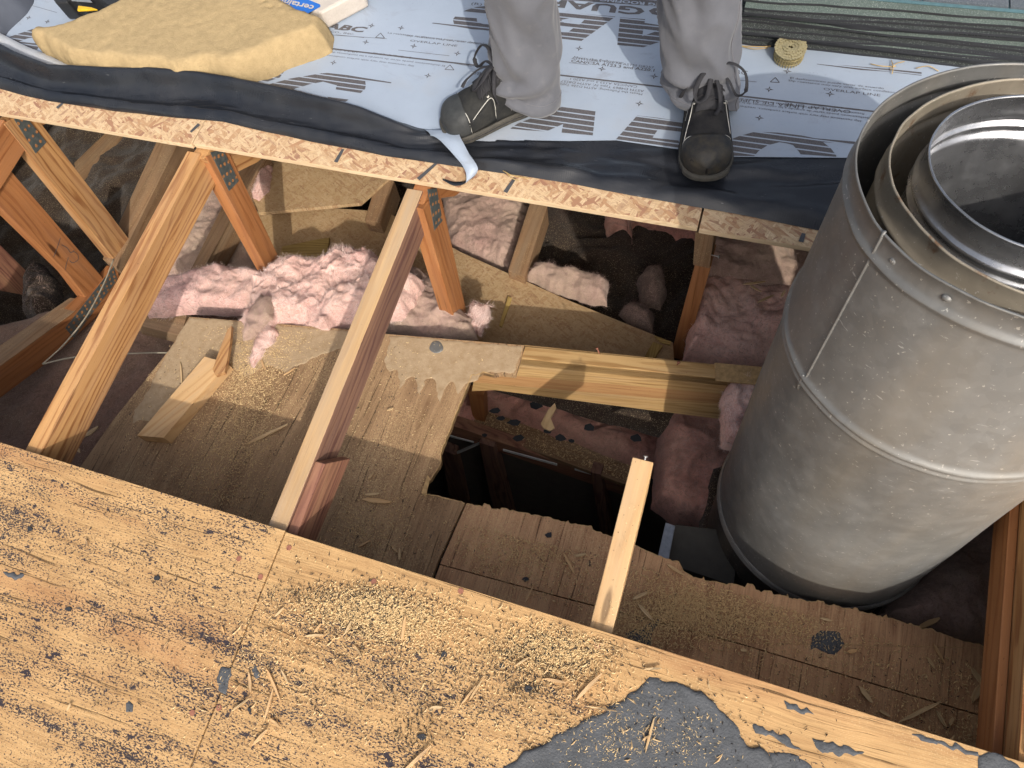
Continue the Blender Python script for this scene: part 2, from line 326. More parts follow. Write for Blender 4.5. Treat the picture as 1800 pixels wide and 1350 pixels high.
MT['marker'] = plain('marker_ink', (.07,.07,.075), .7); MT['tealmark'] = plain('teal_chalk', (.10,.38,.45), .8)

# ---------------------------------------------------------------- object helpers
def props(o, label=None, cat=None, group=None, kind=None):
    if label: o['label'] = label
    if cat: o['category'] = cat
    if group: o['group'] = group
    if kind: o['kind'] = kind
    return o
def thing(name, label, cat, loc, group=None):
    o = bpy.data.objects.new(name, None); C.objects.link(o); o.location = tuple(map(float, loc)); o.empty_display_size = .05
    o['_base'] = tuple(map(float, loc)); return props(o, label, cat, group)
def base_of(p):
    while p.parent: p = p.parent
    return np.array(p.location)
def mesh(name, V, Fc, m, parent=None, g=None, bevel=0, smooth=False, mats=None, fm=None, goff=None, label=None, cat=None, group=None, kind=None, uvw=None):
    V = np.asarray(V, float).reshape(-1, 3)
    org = base_of(parent) if parent else V.mean(0)
    me = bpy.data.meshes.new(name); me.from_pydata((V-org).tolist(), [], [list(map(int, f)) for f in Fc]); 
    if g is None: A = np.eye(3)
    else:
        gx = np.array(g[0], float); gx /= np.linalg.norm(gx); gz = np.array(g[1], float); gy = np.cross(gz, gx); gy /= np.linalg.norm(gy); gz = np.cross(gx, gy); A = np.array([gx, gy, gz])
    if goff is None: goff = rng.uniform(-20, 20, 3) if g is not None else np.zeros(3)
    W = V @ A.T + goff if uvw is None else np.asarray(uvw, float)
    at = me.attributes.new('gco', 'FLOAT_VECTOR', 'POINT'); at.data.foreach_set('vector', W.astype(np.float32).ravel())
    for mm in (mats or [m]): me.materials.append(mm)
    if fm is not None: me.polygons.foreach_set('material_index', fm)
    if smooth: me.polygons.foreach_set('use_smooth', [True]*len(me.polygons))
    me.update()
    o = bpy.data.objects.new(name, me); C.objects.link(o)
    if parent: o.parent = parent
    else: o.location = tuple(org)
    if parent and parent.parent is None and parent.type == 'MESH': pass
    if bevel:
        b = o.modifiers.new('b', 'BEVEL'); b.width = bevel; b.segments = 2; b.limit_method = 'ANGLE'; b.angle_limit = .6
    return props(o, label, cat, group, kind)
def prism(P, d):
    P = np.asarray(P, float); n = len(P); d = np.asarray(d, float)
    a = P[1]-P[0]; nn = np.zeros(3)
    for i in range(n): nn += np.cross(P[i], P[(i+1) % n])
    if nn @ d > 0: P = P[::-1]
    V = np.vstack([P, P+d]); Fc = [list(range(n)), list(range(2*n-1, n-1, -1))] + [[i, i+n, (i+1) % n+n, (i+1) % n] for i in range(n)]
    # face winding so that normals point out of the solid
    return V, [f if k < 2 else f for k, f in enumerate(Fc)]
def slab(name, P, d, m, g, parent=None, bevel=.0012, **k):
    V, Fc = prism(P, d); return mesh(name, V, Fc, m, parent, g, bevel, **k)
def pslab(name, pix, pl, th, m, gdir, parent=None, bevel=.0012, **k):
    P = [pl.hit(*p) for p in pix]; n = pl.n if pl.n @ (CO-P[0]) > 0 else -pl.n
    return slab(name, P, -n*th, m, (gdir, n), parent, bevel, **k)
def box(name, a, b, m, g=((1,0,0),(0,0,1)), parent=None, bevel=.001, **k):
    x0,y0,z0 = a; x1,y1,z1 = b
    return slab(name, [(x0,y0,z1),(x1,y0,z1),(x1,y1,z1),(x0,y1,z1)], (0,0,z0-z1), m, g, parent, bevel, **k)
def tube(name, P, r, m, parent=None, seg=8, taper=None, flat=1., **k):
    P = [np.array(p, float) for p in P]; V = []; Fc = []; n = len(P); up = np.array([.1,.2,1.])
    for i, p in enumerate(P):
        t = P[min(i+1, n-1)]-P[max(i-1, 0)]; t /= np.linalg.norm(t)+1e-9; a = np.cross(t, up); a /= np.linalg.norm(a)+1e-9; b = np.cross(a, t)
        rr = r*(taper[i] if taper is not None else 1)
        for j in range(seg):
            th = 2*math.pi*j/seg; V.append(p+a*math.cos(th)*rr+b*math.sin(th)*rr*flat)
    for i in range(n-1):
        for j in range(seg): Fc.append([i*seg+j, i*seg+(j+1) % seg, (i+1)*seg+(j+1) % seg, (i+1)*seg+j])
    Fc.append(list(range(seg))[::-1]); Fc.append([(n-1)*seg+j for j in range(seg)])
    return mesh(name, V, Fc, m, parent, smooth=True, **k)
def smooth_path(P, n=24):
    P = [np.array(p, float) for p in P]; Q = [2*P[0]-P[1]]+P+[2*P[-1]-P[-2]]; out = []
    for i in range(1, len(Q)-2):
        for t in np.linspace(0, 1, max(2, n//(len(P)-1)), endpoint=False):
            a,b,c,d = Q[i-1:i+3]; out.append(.5*((2*b)+(-a+c)*t+(2*a-5*b+4*c-d)*t*t+(-a+3*b-3*c+d)*t**3))
    out.append(P[-1]); return out
def jag(p0, p1, n, amp, seed, tooth=0.):
    """torn edge: wandering line with short steps and a few broad broken fibres"""
    r = random.Random(seed); out = []; p0 = np.array(p0, float); p1 = np.array(p1, float); cur = 0; L = abs(p1[0]-p0[0])+abs(p1[1]-p0[1]); st = L/(n*2)
    hold = 0; lev = 0
    for i in range(n*2):
        t = (i+r.uniform(.2, .8))/(n*2); cur = cur*.86+r.uniform(-amp, amp)*.45
        if hold <= 0: hold = r.randint(1, 6); lev = r.uniform(-.5, .5)*amp-(r.uniform(.3, 1)*tooth if r.random() < .2 else 0)
        hold -= 1; p = p0+(p1-p0)*t; out.append((p[0], p[1]+cur+lev+r.uniform(-.35, .35)*amp))
    return [tuple(p0)]+out+[tuple(p1)]
def fbm(x, y, z=0., o=4):
    s = 0; a = 1; f = 1
    for _ in range(o): s += a*noise.noise(Vector((x*f, y*f, z*f+7.3*_))); a *= .5; f *= 2.1
    return s
def polydist(P, Q):
    """signed distance (inside +) and nearest boundary point, P (n,2) to polygon Q (m,2)"""
    n = len(P); best = np.full(n, 1e9); near = np.zeros((n, 2)); ins = np.zeros(n, bool)
    for i in range(len(Q)):
        a = Q[i]; b = Q[(i+1) % len(Q)]; ab = b-a; t = np.clip(((P-a) @ ab)/(ab @ ab+1e-12), 0, 1); c = a+t[:, None]*ab
        d = np.linalg.norm(P-c, axis=1); k = d < best; best[k] = d[k]; near[k] = c[k]
        cond = ((a[1] > P[:,1]) != (b[1] > P[:,1]))
        with np.errstate(divide='ignore', invalid='ignore'): xi = (b[0]-a[0])*(P[:,1]-a[1])/(b[1]-a[1]+1e-15)+a[0]
        ins ^= cond & (P[:,0] < xi)
    return np.where(ins, best, -best), near
def frame(pl):
    n = pl.n if pl.n[2] >= 0 else -pl.n
    if abs(n[0]) > .8: ex = np.array([0,1.,0])
    else: ex = np.array([1.,0,0])
    ex = ex-n*(ex @ n); ex /= np.linalg.norm(ex); return ex, np.cross(n, ex), n
def blanket(name, pix, pl, thick, m, parent=None, res=.0045, edge=.03, amp=.008, freq=22, jit=.006, tilt=0, flat=.5, seed=0, side=0., prof=None, world=None, g=None, puff=0, **k):
    ex, ey, n = frame(pl); P3 = world if world is not None else [pl.hit(*p) for p in pix]; o = np.mean(P3, 0)
    Q = np.array([((p-o) @ ex, (p-o) @ ey) for p in P3])
    # jittered boundary
    B = []
    for i in range(len(Q)):
        a = Q[i]; b = Q[(i+1) % len(Q)]; L = np.linalg.norm(b-a); kk = max(2, int(L/(res*1.3)))
        for j in range(kk):
            p = a+(b-a)*j/kk; dx = fbm(p[0]*freq, p[1]*freq, seed)*jit*1.3; dy = fbm(p[0]*freq, p[1]*freq, seed+9)*jit*1.3; B.append(p+[dx, dy])
    B = np.array(B); lo = B.min(0)-res; hi = B.max(0)+res
    nx = int((hi[0]-lo[0])/res)+1; ny = int((hi[1]-lo[1])/res)+1
    X, Y = np.meshgrid(lo[0]+np.arange(nx)*res, lo[1]+np.arange(ny)*res, indexing='ij'); P = np.c_[X.ravel(), Y.ravel()]
    D, N = polydist(P, B); D = D.reshape(nx, ny); N = N.reshape(nx, ny, 2)
    ins = D > 0; cell = ins[:-1,:-1] | ins[1:,:-1] | ins[:-1,1:] | ins[1:,1:]
    used = np.zeros((nx, ny), bool)
    for a in (0, 1):
        for b in (0, 1): used[a:nx-1+a, b:ny-1+b] |= cell
    idx = -np.ones((nx, ny), int); V = []
    for i, j in zip(*np.nonzero(used)):
        idx[i, j] = len(V); p = np.array([X[i,j], Y[i,j]]); d = D[i,j]; 
        if d < 0: p = N[i,j]; d = 0
        pr = min(1, d/edge); pr = pr*(2-pr); pr = math.sqrt(max(pr, 0)) if flat < 1 else pr
        h = thick*pr
        if amp:
            if puff:
                th_ = seed*1.1+1.3*noise.noise(Vector((p[0]*3, p[1]*3, seed))); ua = p[0]*math.cos(th_)+p[1]*math.sin(th_); ub = -p[0]*math.sin(th_)+p[1]*math.cos(th_)
                nn = .75*fbm(p[0]*freq*.7, p[1]*freq*.7, seed, 4)+.42*fbm(ua*freq*.6, ub*freq*1.5, seed, 4)+.09*fbm(p[0]*freq*6, p[1]*freq*6, seed, 3)
            else: nn = fbm(p[0]*freq, p[1]*freq, seed, 6)
            rid = 1-abs(fbm(p[0]*freq*.45+3, p[1]*freq*.45, seed+4, 3))*2
            h += amp*(nn+puff*rid)*min(1, d/(edge*.4))
            q = side*min(1, d/edge); p = p+np.array([fbm(p[0]*freq*1.3, p[1]*freq*1.3, seed+20, 3), fbm(p[0]*freq*1.3, p[1]*freq*1.3, seed+30, 3)])*q
        if prof: h = prof(o+ex*p[0]+ey*p[1], h, d)
        V.append(o+ex*p[0]+ey*p[1]+n*max(h, 0))
    Fc = [[idx[i,j], idx[i+1,j], idx[i+1,j+1], idx[i,j+1]] for i, j in zip(*np.nonzero(cell))]
    return mesh(name, V, Fc, m, parent, g or ((ex), n), smooth=True, **k)
def fuzz(parent, pid, n, ln, m, seed=0, w=.00026):
    """loose glass fibres standing off an insulation surface"""
    src = parent; me = src.data; r = np.random.default_rng(seed); org = base_of(src)
    co = np.zeros(len(me.vertices)*3); me.vertices.foreach_get('co', co); co = co.reshape(-1, 3)+org
    no = np.zeros(len(me.vertices)*3); me.vertices.foreach_get('normal', no); no = no.reshape(-1, 3)
    ii = r.integers(0, len(co), n); V = []; Fc = []
    for i in ii:
        fl = np.array([noise.noise(Vector(co[i]*22)), noise.noise(Vector(co[i]*22+9.1)), .3*noise.noise(Vector(co[i]*22+5.3))])*3+r.normal(0, .45, 3)
        nn_ = no[i]; d = fl-nn_*(fl @ nn_); d = d/(np.linalg.norm(d)+1e-9)+nn_*r.uniform(.0, .35); d /= np.linalg.norm(d); L = ln*r.uniform(.5, 1.6); s = np.cross(d, nn_); s /= np.linalg.norm(s)+1e-9
        c = r.normal(0, .45, 3); p0 = co[i]+nn_*.0004; b = len(V)
        for t in (0, .33, .66, 1):
            q = p0+d*L*t+c*L*t*t*.6; V += [q-s*w*(1-.6*t), q+s*w*(1-.6*t)]
        Fc += [[b+2*k, b+2*k+1, b+2*k+3, b+2*k+2] for k in range(3)]
    return mesh('loose_fibres', V, Fc, m, src, kind='stuff')
def chips(name, m, spots, pl, n, smin, smax, lift=.0008, seed=0, parent=None, elong=2.2, hfun=None, **k):
    """n crumbs scattered on a plane; spots = (u,v,su,sv,weight) gaussians in picture coordinates on that plane, or polygons"""
    r = np.random.default_rng(seed); ex, ey, nn = frame(pl); V = []; Fc = []
    w = np.array([s[-1] for s in spots], float); w /= w.sum(); ch = r.choice(len(spots), n, p=w)
    for c in ch:
        sp = spots[c]
        if sp[0] == 'poly':
            Q = sp[1]; xs = [q[0] for q in Q]; ys = [q[1] for q in Q]
            for _ in range(40):
                u = r.uniform(min(xs), max(xs)); v = r.uniform(min(ys), max(ys)); ins = False
                for i in range(len(Q)):
                    a, b = Q[i], Q[(i+1) % len(Q)]
                    if (a[1] > v) != (b[1] > v) and u < (b[0]-a[0])*(v-a[1])/(b[1]-a[1])+a[0]: ins = not ins
                if ins: break
            else: continue
        else:
            u = r.normal(sp[0], sp[2]); v = r.normal(sp[1], sp[3])
        if len(spots[0]) and k.get('clip') and not k['clip'](u, v): continue
        p = pl.hit(u, v); s = smin+(smax-smin)*r.random()**2.2; a = r.uniform(0, 2*math.pi); d = ex*math.cos(a)+ey*math.sin(a)+nn*r.normal(0, .25); q = np.cross(nn, d)
        e = elong*r.uniform(.5, 1.3); z = nn*lift*r.uniform(.2, 1.6); b = len(V)
        V += [p+z-d*s*e*.5-q*s*.28, p+z+d*s*e*.5-q*s*.15*r.random(), p+z+q*s*.35+d*s*r.uniform(-.3,.3), p+z+nn*s*.45]
        Fc += [[b, b+1, b+3], [b+1, b+2, b+3], [b+2, b, b+3], [b, b+2, b+1]]
    k.pop('clip', None)
    return mesh(name, V, Fc, m, parent, **k)

# ---------------------------------------------------------------- setting: ground, roof planes, dark attic
mesh('ground', [(-60,-60,-4),(60,-60,-4),(60,60,-4),(-60,60,-4)], [[0,1,2,3]], MT['ground'], kind='structure')
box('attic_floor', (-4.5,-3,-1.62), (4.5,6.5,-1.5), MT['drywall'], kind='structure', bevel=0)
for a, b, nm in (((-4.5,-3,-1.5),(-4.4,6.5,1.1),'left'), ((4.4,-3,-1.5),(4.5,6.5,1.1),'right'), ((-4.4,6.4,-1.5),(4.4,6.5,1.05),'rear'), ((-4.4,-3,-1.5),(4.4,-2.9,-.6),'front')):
    # unseen walls added to stop skylight leaking in; tops follow the roof slope
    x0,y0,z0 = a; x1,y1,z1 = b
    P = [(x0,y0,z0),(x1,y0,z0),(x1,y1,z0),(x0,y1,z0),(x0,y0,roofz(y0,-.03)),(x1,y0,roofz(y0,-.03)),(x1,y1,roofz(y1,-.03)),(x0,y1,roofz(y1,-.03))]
    mesh('wall', P, [[0,3,2,1],[4,5,6,7],[0,1,5,4],[1,2,6,5],[2,3,7,6],[3,0,4,7]], MT['drywall'], label='unseen wall added to keep skylight out of the attic on its %s side' % nm, cat='wall')

EDGE_N = .2155*1.26            # far edge of the near plywood
TH = .013
def deck(name, pts, m, th=TH, o=0., em=None, **k):
    P = [np.array([x, y, roofz(y, o)]) for x, y in pts]
    return slab(name, P, -NR*th, m, (EX, NR), bevel=.0008, goff=np.zeros(3), **k)
xs = -.648
deck('plywood_sheet', [(-4.4,-3),(xs-.0015,-3),(xs-.0015,EDGE_N+.001),(-4.4,EDGE_N)], MT['ply_near'], label='golden plywood roof sheet flecked with black tar, left of the seam in the foreground', cat='plywood sheet')
deck('plywood_sheet', [(xs+.0015,-3),(3.5,-3),(3.5,EDGE_N-.004),(xs+.0015,EDGE_N-.001)], MT['ply_near'], label='sawdust-strewn plywood roof sheet with tar paper remnant, right of the seam', cat='plywood sheet')
YE = 1.047
def osb_deck(x0, x1, y0, label):
    P = [(x0,y0),(x1,y0),(x1,6.5),(x0,6.5)]
    o = deck('osb_sheet', P, MT['osb'], .014, -.0005, label=label, cat='sheathing panel')
    o.data.materials.append(MT['osb_edge'])
    for f in o.data.polygons:
        if abs(f.normal[2]) < .5: f.material_index = 1
    return o
osb_deck(-4.4, -1.262, YE-.004, 'new strand board roof panel at far left, under the black membrane')
osb_deck(-1.258, -.0585, YE, 'long new strand board panel in the middle, its pale edge over the opening')
osb_deck(-.0545, 3.5, YE-.003, 'strand board panel beyond the narrow dark joint, next to the vent pipe')
# sheet on the right of the pipe
deck('plywood_sheet', [(.578,EDGE_N+.004),(3.5,EDGE_N+.004),(3.5,YE-.008),(.584,YE-.008)], MT['ply_near'], label='narrow strip of pale plywood at the right picture edge, over the brown rafter', cat='plywood sheet')
deck('plywood_sheet', [(-4.4,EDGE_N+.004),(-2.6,EDGE_N+.004),(-2.6,YE-.008),(-4.4,YE-.008)], MT['ply_near'], label='plywood roof sheet closing the deck beyond the left picture edge', cat='plywood sheet')
# pencil and joint marks on the strand board
def on_roof(pix, o=0.): return [ROOF(o).hit(*p) for p in pix]
for a, b in (((603,262),(590,285)), ((768,286),(735,315)), ((905,313),(888,338)), ((335,232),(350,218)), ((118,174),(100,190)), ((1413,410),(1408,425))):
    a3, b3 = on_roof([a, b], .0012)
    t = np.cross(b3-a3, NR); t = t/np.linalg.norm(t)*.0035
    mesh('pencil_stroke', [a3-t, a3+t, b3+t*1.4, b3-t*1.4], [[0,1,2,3]], MT['marker'], label='dark marker stroke across the strand board edge at %s' % {603:'left of centre',768:'the second rafter',905:'the middle',335:'the first rafter',118:'far left',1413:'the vent pipe'}[a[0]], cat='marker line', group='marker strokes on the strand board')

# ---------------------------------------------------------------- framing: rafters, truss webs, chords
YD = np.array([0, 1., 0]); GY = (0, math.cos(.185), math.sin(.185))
def xslab(name, yz, xr, th, m, g, parent=None, **k):
    """board lying in a truss plane: outline (y,z) on its right face x=xr, extruded to the left"""
    P = [(xr, y, z) for y, z in yz]
    return slab(name, P, (-th, 0, 0), m, (g, (1,0,0)), parent, bevel=.0015, **k)
def pix_yz(pix, x):
    pl = XP(x); return [tuple(pl.hit(*p)[1:]) for p in pix]
def rafter(xl, y0, yt, yb, m, label, cat='rafter', dep=.089, mtop=None, group='rafters'):
    t = thing('rafter', label, cat, (xl, y0, roofz(y0)), group)
    o = -TH-.001
    yz = [(y0, roofz(y0, o)), (yt, roofz(yt, o)), (yb, roofz(yb, o-dep)), (y0, roofz(y0, o-dep))]
    b = xslab('beam_body', yz, xl+.038, .038, m, GY, t)
    if mtop:
        b.data.materials.append(mtop)
        for f in b.data.polygons:
            if f.normal[2] > .7: f.material_index = 1
    return t
R0 = rafter(-1.885, -.8, 1.036, 1.05, MT['fir_orange'], 'orange rafter at the left picture edge, cut end near the gusset plate')
R1 = rafter(-1.276, -.8, 1.036, 1.045, MT['fir'], 'long fresh-coloured rafter with dark grain, between the two leftmost gusset plates')
R2 = rafter(-.693, -.8, 1.036, 1.048, MT['fir_worn'], 'weathered purple-brown rafter in the middle with a scabbed block at its foot', mtop=MT['fir_wtop'])
R3 = rafter(-.072, -.8, .570, .556, MT['fir_pale'], 'short pale rafter stub ending in the air over the dark hole, nail in its end')
R4 = rafter(.567, -.8, 1.04, 1.04, MT['fir'], 'brown rafter at the right picture edge beside the vent pipe', dep=.089)
# lower piece sistered under the right rafter
xslab('beam_body', [(-.4,S*-.4-.06),(1.2,S*1.2-.06),(1.2,S*1.2-.118),(-.4,S*-.4-.118)], .566, .014, MT['fir_orange'], GY, R4)
# block on rafter 2
blk = [(y, min(z, roofz(y, -.02))) for y, z in pix_yz([(560,800),(616,806),(556,950),(512,944)], -.634)]
xslab('scab_block', blk, -.634, .0205, MT['block'], GY, R2, label='reddish block nailed to the foot of the weathered rafter')
# nail heads and splinters at the stub end
def nail(p, d, L, m, label, r=.0016, hr=.0042, group='loose nails'):
    p = np.array(p, float); d = np.array(d, float); d /= np.linalg.norm(d)
    t = thing('nail', label, 'nail', p, group)
    tube('shank', [p, p+d*L*.5, p+d*L], r, m, t); tube('nail_head', [p+d*L, p+d*(L+.0012)], hr, m, t, seg=14); return t
q = XP(-.05).hit(1128, 795)
nail((-.050,.566,roofz(.566,-.022)), (0.0,.75,.65), .014, MT['zinc'], 'bright nail sticking out of the end of the pale rafter stub')

def web(name, pix, xr, m, label, plate_pix=None, g=None, th=.038, cat='truss member'):
    yz = [(y, min(z, roofz(y, -.018))) for y, z in pix_yz(pix, xr)]; loc = (xr, np.mean([a for a, _ in yz]), min(z for _, z in yz))
    t = thing(name, label, cat, loc, 'roof truss members')
    P = np.array([(xr, *a) for a in yz]); gg = P[g[1]]-P[g[0]] if g else P[2]-P[1]
    xslab('timber', yz, xr, th, m, gg, t)
    return t
def gusset(pix, xr, label, holes, parent=None):
    pl = XP(xr+.0015); t = thing('gusset_plate', label, 'gusset plate', pl.hit(*pix[0]), 'toothed gusset plates')
    pslab('steel_plate', pix, pl, .0012, MT['plate'], (0,1,0), t, bevel=.0003)
    a, b, c, d = [pl.hit(*p) for p in pix]; nu, nv = holes
    for i in range(nu):
        for j in range(nv):
            u = (i+.5)/nu; v = (j+.5+(.25 if i % 2 else -.25)*(nv < 4))/nv; v = min(max(v, .14), .86)
            p = (a*(1-u)+b*u)*(1-v)+(d*(1-u)+c*u)*v+np.array([.0007,0,0])
            r = .0046*random.uniform(.85, 1.1); ph = random.random()*6
            mesh('punched_hole', [p+[0, math.cos(x+ph)*r*random.uniform(.85,1.1), math.sin(x+ph)*r] for x in np.linspace(0, 2*math.pi, 11)[:-1]], [list(range(10))], MT['plate_hole'], t, g=((0,1,0),(1,0,0)))
    return t
WX1, WX2, WX0 = -1.222, -.640, -1.845
web('truss_web', [(352,258),(400,262),(497,466),(482,498)], WX1, MT['fir_orange'], 'orange web board under the first rafter top, its foot in pink insulation', g=(0,3))
web('truss_web', [(731,322),(772,330),(836,620),(816,622)], WX2, MT['fir_orange'], 'orange web board right of the weathered rafter, foot behind the plywood', g=(0,3))
web('truss_web', [(-12,195),(52,190),(236,432),(240,500),(212,470)], WX0, MT['fir'], 'long tan web board at the left running down behind the first rafter', g=(0,4))
web('truss_web', [(-60,205),(13,293),(184,492),(153,526),(118,480),(0,364),(-70,290)], WX0-.012, MT['fir_orange'], 'dark orange web board at far left with a number scrawled on its face', g=(1,2))
web('truss_web', [(-60,420),(-10,420),(62,492),(50,520),(-60,500)], -2.25, MT['block'], 'dim reddish web board end deep at the far left', g=(1,2))
# short upper chords running away under the strand board
web('truss_chord', [(345,258),(372,292),(390,316),(452,286),(520,230),(400,215)], WX1-.003, MT['fir'], 'short chord end behind the gusset plate on the first truss', g=(2,3))
web('truss_chord', [(735,326),(752,352),(800,345),(860,300),(760,280)], WX2-.003, MT['fir_orange'], 'short chord end behind the gusset plate on the middle truss', g=(2,3))
web('truss_chord', [(-60,190),(18,214),(64,226),(112,203),(160,170),(-60,150)], WX0-.003, MT['fir'], 'chord end under the strand board at the far left truss', g=(2,3))
gusset([(370,268),(392,262),(420,318),(403,336)], WX1, 'grey toothed gusset plate on the first truss below the strand board', (6,2))
gusset([(752,333),(768,331),(778,388),(764,405)], WX2, 'slim grey gusset plate on the middle truss web', (6,2))
gusset([(25,210),(38,195),(82,250),(63,270)], WX0, 'grey gusset plate at top left beside the cut rafter end', (5,2))
gusset([(115,577),(200,468),(206,492),(130,594)], WX0, 'long gusset plate on the bottom chord behind the first rafter', (12,3))
# writing on the dark web
def stroke(pix, pl, w, m, name='pencil_line', parent=None, **k):
    P = smooth_path([pl.hit(*p) for p in pix], 16); n = pl.n if pl.n @ (CO-P[0]) > 0 else -pl.n; V = []; Fc = []
    for i, p in enumerate(P):
        t = P[min(i+1, len(P)-1)]-P[max(i-1, 0)]; s = np.cross(n, t); s /= np.linalg.norm(s)+1e-9; V += [p-s*w+n*.0006, p+s*w+n*.0006]
    for i in range(len(P)-1): Fc.append([2*i, 2*i+1, 2*i+3, 2*i+2])
    return mesh(name, V, Fc, m, parent, **k)
plw = XP(WX0-.0115)
for i, p in enumerate(([(106,418),(100,436),(94,452)], [(108,430),(118,436),(124,444),(130,440)], [(128,441),(136,447),(137,456),(128,462),(122,458)], [(120,452),(116,466),(115,474)])):
    stroke(p, plw, .0009, MT['marker'], 'pencil_scrawl', label=['slanting long stroke of the scrawled number on the dark web','v-shaped stroke of the scrawled number on the dark web','curled loop of the scrawled number on the dark web','short tail stroke of the scrawled number on the dark web'][i], cat='pencil mark')
# bottom chord at far left
ch = web('truss_chord', [(-60,690),(0,643),(123,553),(168,512),(205,470),(215,500),(167,560),(80,640),(0,700),(-60,745)], WX0, MT['fir_orange'], 'orange bottom chord with dusty top at the left, under the long gusset plate', g=(1,2), th=.04)
e0, e1 = XP(WX0).hit(0, 643), XP(WX0).hit(123, 553); cn = np.cross(e1-e0, (1,0,0)); cn = cn if cn[2] > 0 else -cn
pslab('dusty_strip', [(-60,650),(0,607),(123,523),(153,527),(123,553),(0,643),(-60,690)], PL(cn, cn @ (e0+[0,0,.002])), .003, MT['dusty'], (0,1,-.28), ch)
# boards deeper in the attic (tops seen from above)
def deepboard(pix, pl, m, label, dep=.085, cat='joist'):
    loc = np.mean([pl.hit(*p) for p in pix], 0)-[0,0,dep]; t = thing('attic_joist', label, cat, loc, 'joists deep in the attic')
    P = [pl.hit(*p) for p in pix]; pslab('timber', pix, pl, dep, m, P[2]-P[1], t); return t
def yplane(z, y, sy): return ZP(z-sy*y, sy)
deepboard([(441,262),(470,270),(352,482),(330,484)], yplane(-.30, 1.3, .10), MT['dusty'], 'dusty joist left of the first web board, over pink insulation')
deepboard([(286,225),(322,232),(204,470),(180,455)], yplane(-.33, 1.2, .05), MT['dusty'], 'dusty joist between the tan web and the first rafter, half in shadow')
deepboard([(215,205),(240,205),(120,330),(95,320)], yplane(-.95, 1.5, .05), MT['dusty'], 'dim joist in the dark at top left')
deepboard([(664,312),(693,318),(668,392),(641,386)], yplane(-.34, 1.5, .06), MT['dusty'], 'short dusty joist end left of the weathered rafter')
deepboard([(932,355),(962,362),(922,487),(893,476)], yplane(-.36, 1.4, .05), MT['dusty'], 'pale joist end between the dusty insulation and the pink pieces')
# post under the strand board joint
pst = thing('post', 'orange post with a pale grooved top below the strand board joint', 'post', (-.05,1.2,-.8))
pslab('timber', [(1222,463),(1250,468),(1202,634),(1178,628)], PL((0,-1,.16), -1.27), .09, MT['fir_orange'], (0,.16,1), pst)
pslab('post_top', [(1222,408),(1255,414),(1247,472),(1218,466)], PL((0,-1,.16), -1.262), .09, MT['dusty'], (0,.16,1), pst, label='pale grooved end piece of the post')
nail(PL((0,-1,.16), -1.262).hit(1250,448), (.9,-.3,.25), .02, MT['zinc'], 'bent nail at the head of the post')
# tie beam
bt = thing('tie_beam', 'pale laminated beam crossing behind the hole', 'beam', (-.15,.95,-.3))
btop = ZP(-.192)
A = [btop.hit(*p) for p in ((905,604),(1355,650),(1352,674),(905,630))]
a, b_, c_, d_ = A; zz = np.array([0,0,1.])
slab('timber', [a, b_, c_, d_], (0,0,-.03), MT['beam'], (b_-a, (0,0,1)), bt)
h = [.03, .065, .093, .125]
y0 = .0
front = c_-d_; fn = np.cross(front, zz); fn /= np.linalg.norm(fn); fn = fn if fn @ (CO-c_) > 0 else -fn
fpl = PL(fn, fn @ c_)
layers = [([(1358,674),(1352,700),(835,655),(838,622)], 'beam'), ([(1352,700),(1345,717),(832,672),(835,655)], 'beam2'), ([(1345,717),(1296,741),(870,686),(829,688),(832,672)], 'beam')]
for i, (px, mm) in enumerate(layers): pslab('lamination', px, PL(fn, fn @ c_ - .0*i), .036, MT[mm], front, bt, bevel=.0009)
pslab('end_shim', [(1256,637),(1345,645),(1338,676),(1258,668)], ZP(-.186), .006, MT['ply_raw'], (0,1,0), bt)
nail(ZP(-.192).hit(1190,642), (.2,.1,.9), .012, MT['rustnail'], 'rusty nail head in the top of the pale beam')
nail(ZP(-.192).hit(1054,622), (-.4,.3,.6), .016, MT['rustnail'], 'bent dark nail near the middle of the pale beam')

# ---------------------------------------------------------------- old sloping plywood under the rafters
GL = (0, 1, .08)
lowA = [(333,557),(410,563),(600,578),(680,587),(790,596),(922,607),(906,660),(880,657),(868,660)] + jag((850,655), (830,660), 4, 1.5, 2) + jag((826,668),(775,795),14,3.,3) + [(776,812)] + jag((772,822),(743,860),6,3,4) + [(750,868)]
lowA += jag((756,869),(817,884),7,2.,8)
def lowpoly(pix): return [LOW().hit(*p) for p in pix]
endA = LOW().hit(770, 985); yb = -.35
A3 = lowpoly(lowA) + [np.array([endA[0]+.000, endA[1], LOW().hit(770,985)[2]]), np.array([endA[0]-.006, yb, -.25+.08*yb])]
A3 += [np.array([-1.46, yb, -.25+.08*yb])] + lowpoly([(140,822),(200,737),(300,612)])
PA = thing('old_plywood', 'weathered water-stained plywood with a notched corner under the two rafters', 'plywood sheet', LOW().hit(600,700))
nL = LOW().n
slab('sheet', A3, -nL*.014, MT['ply_low'], (GL, nL), PA, bevel=.0006)
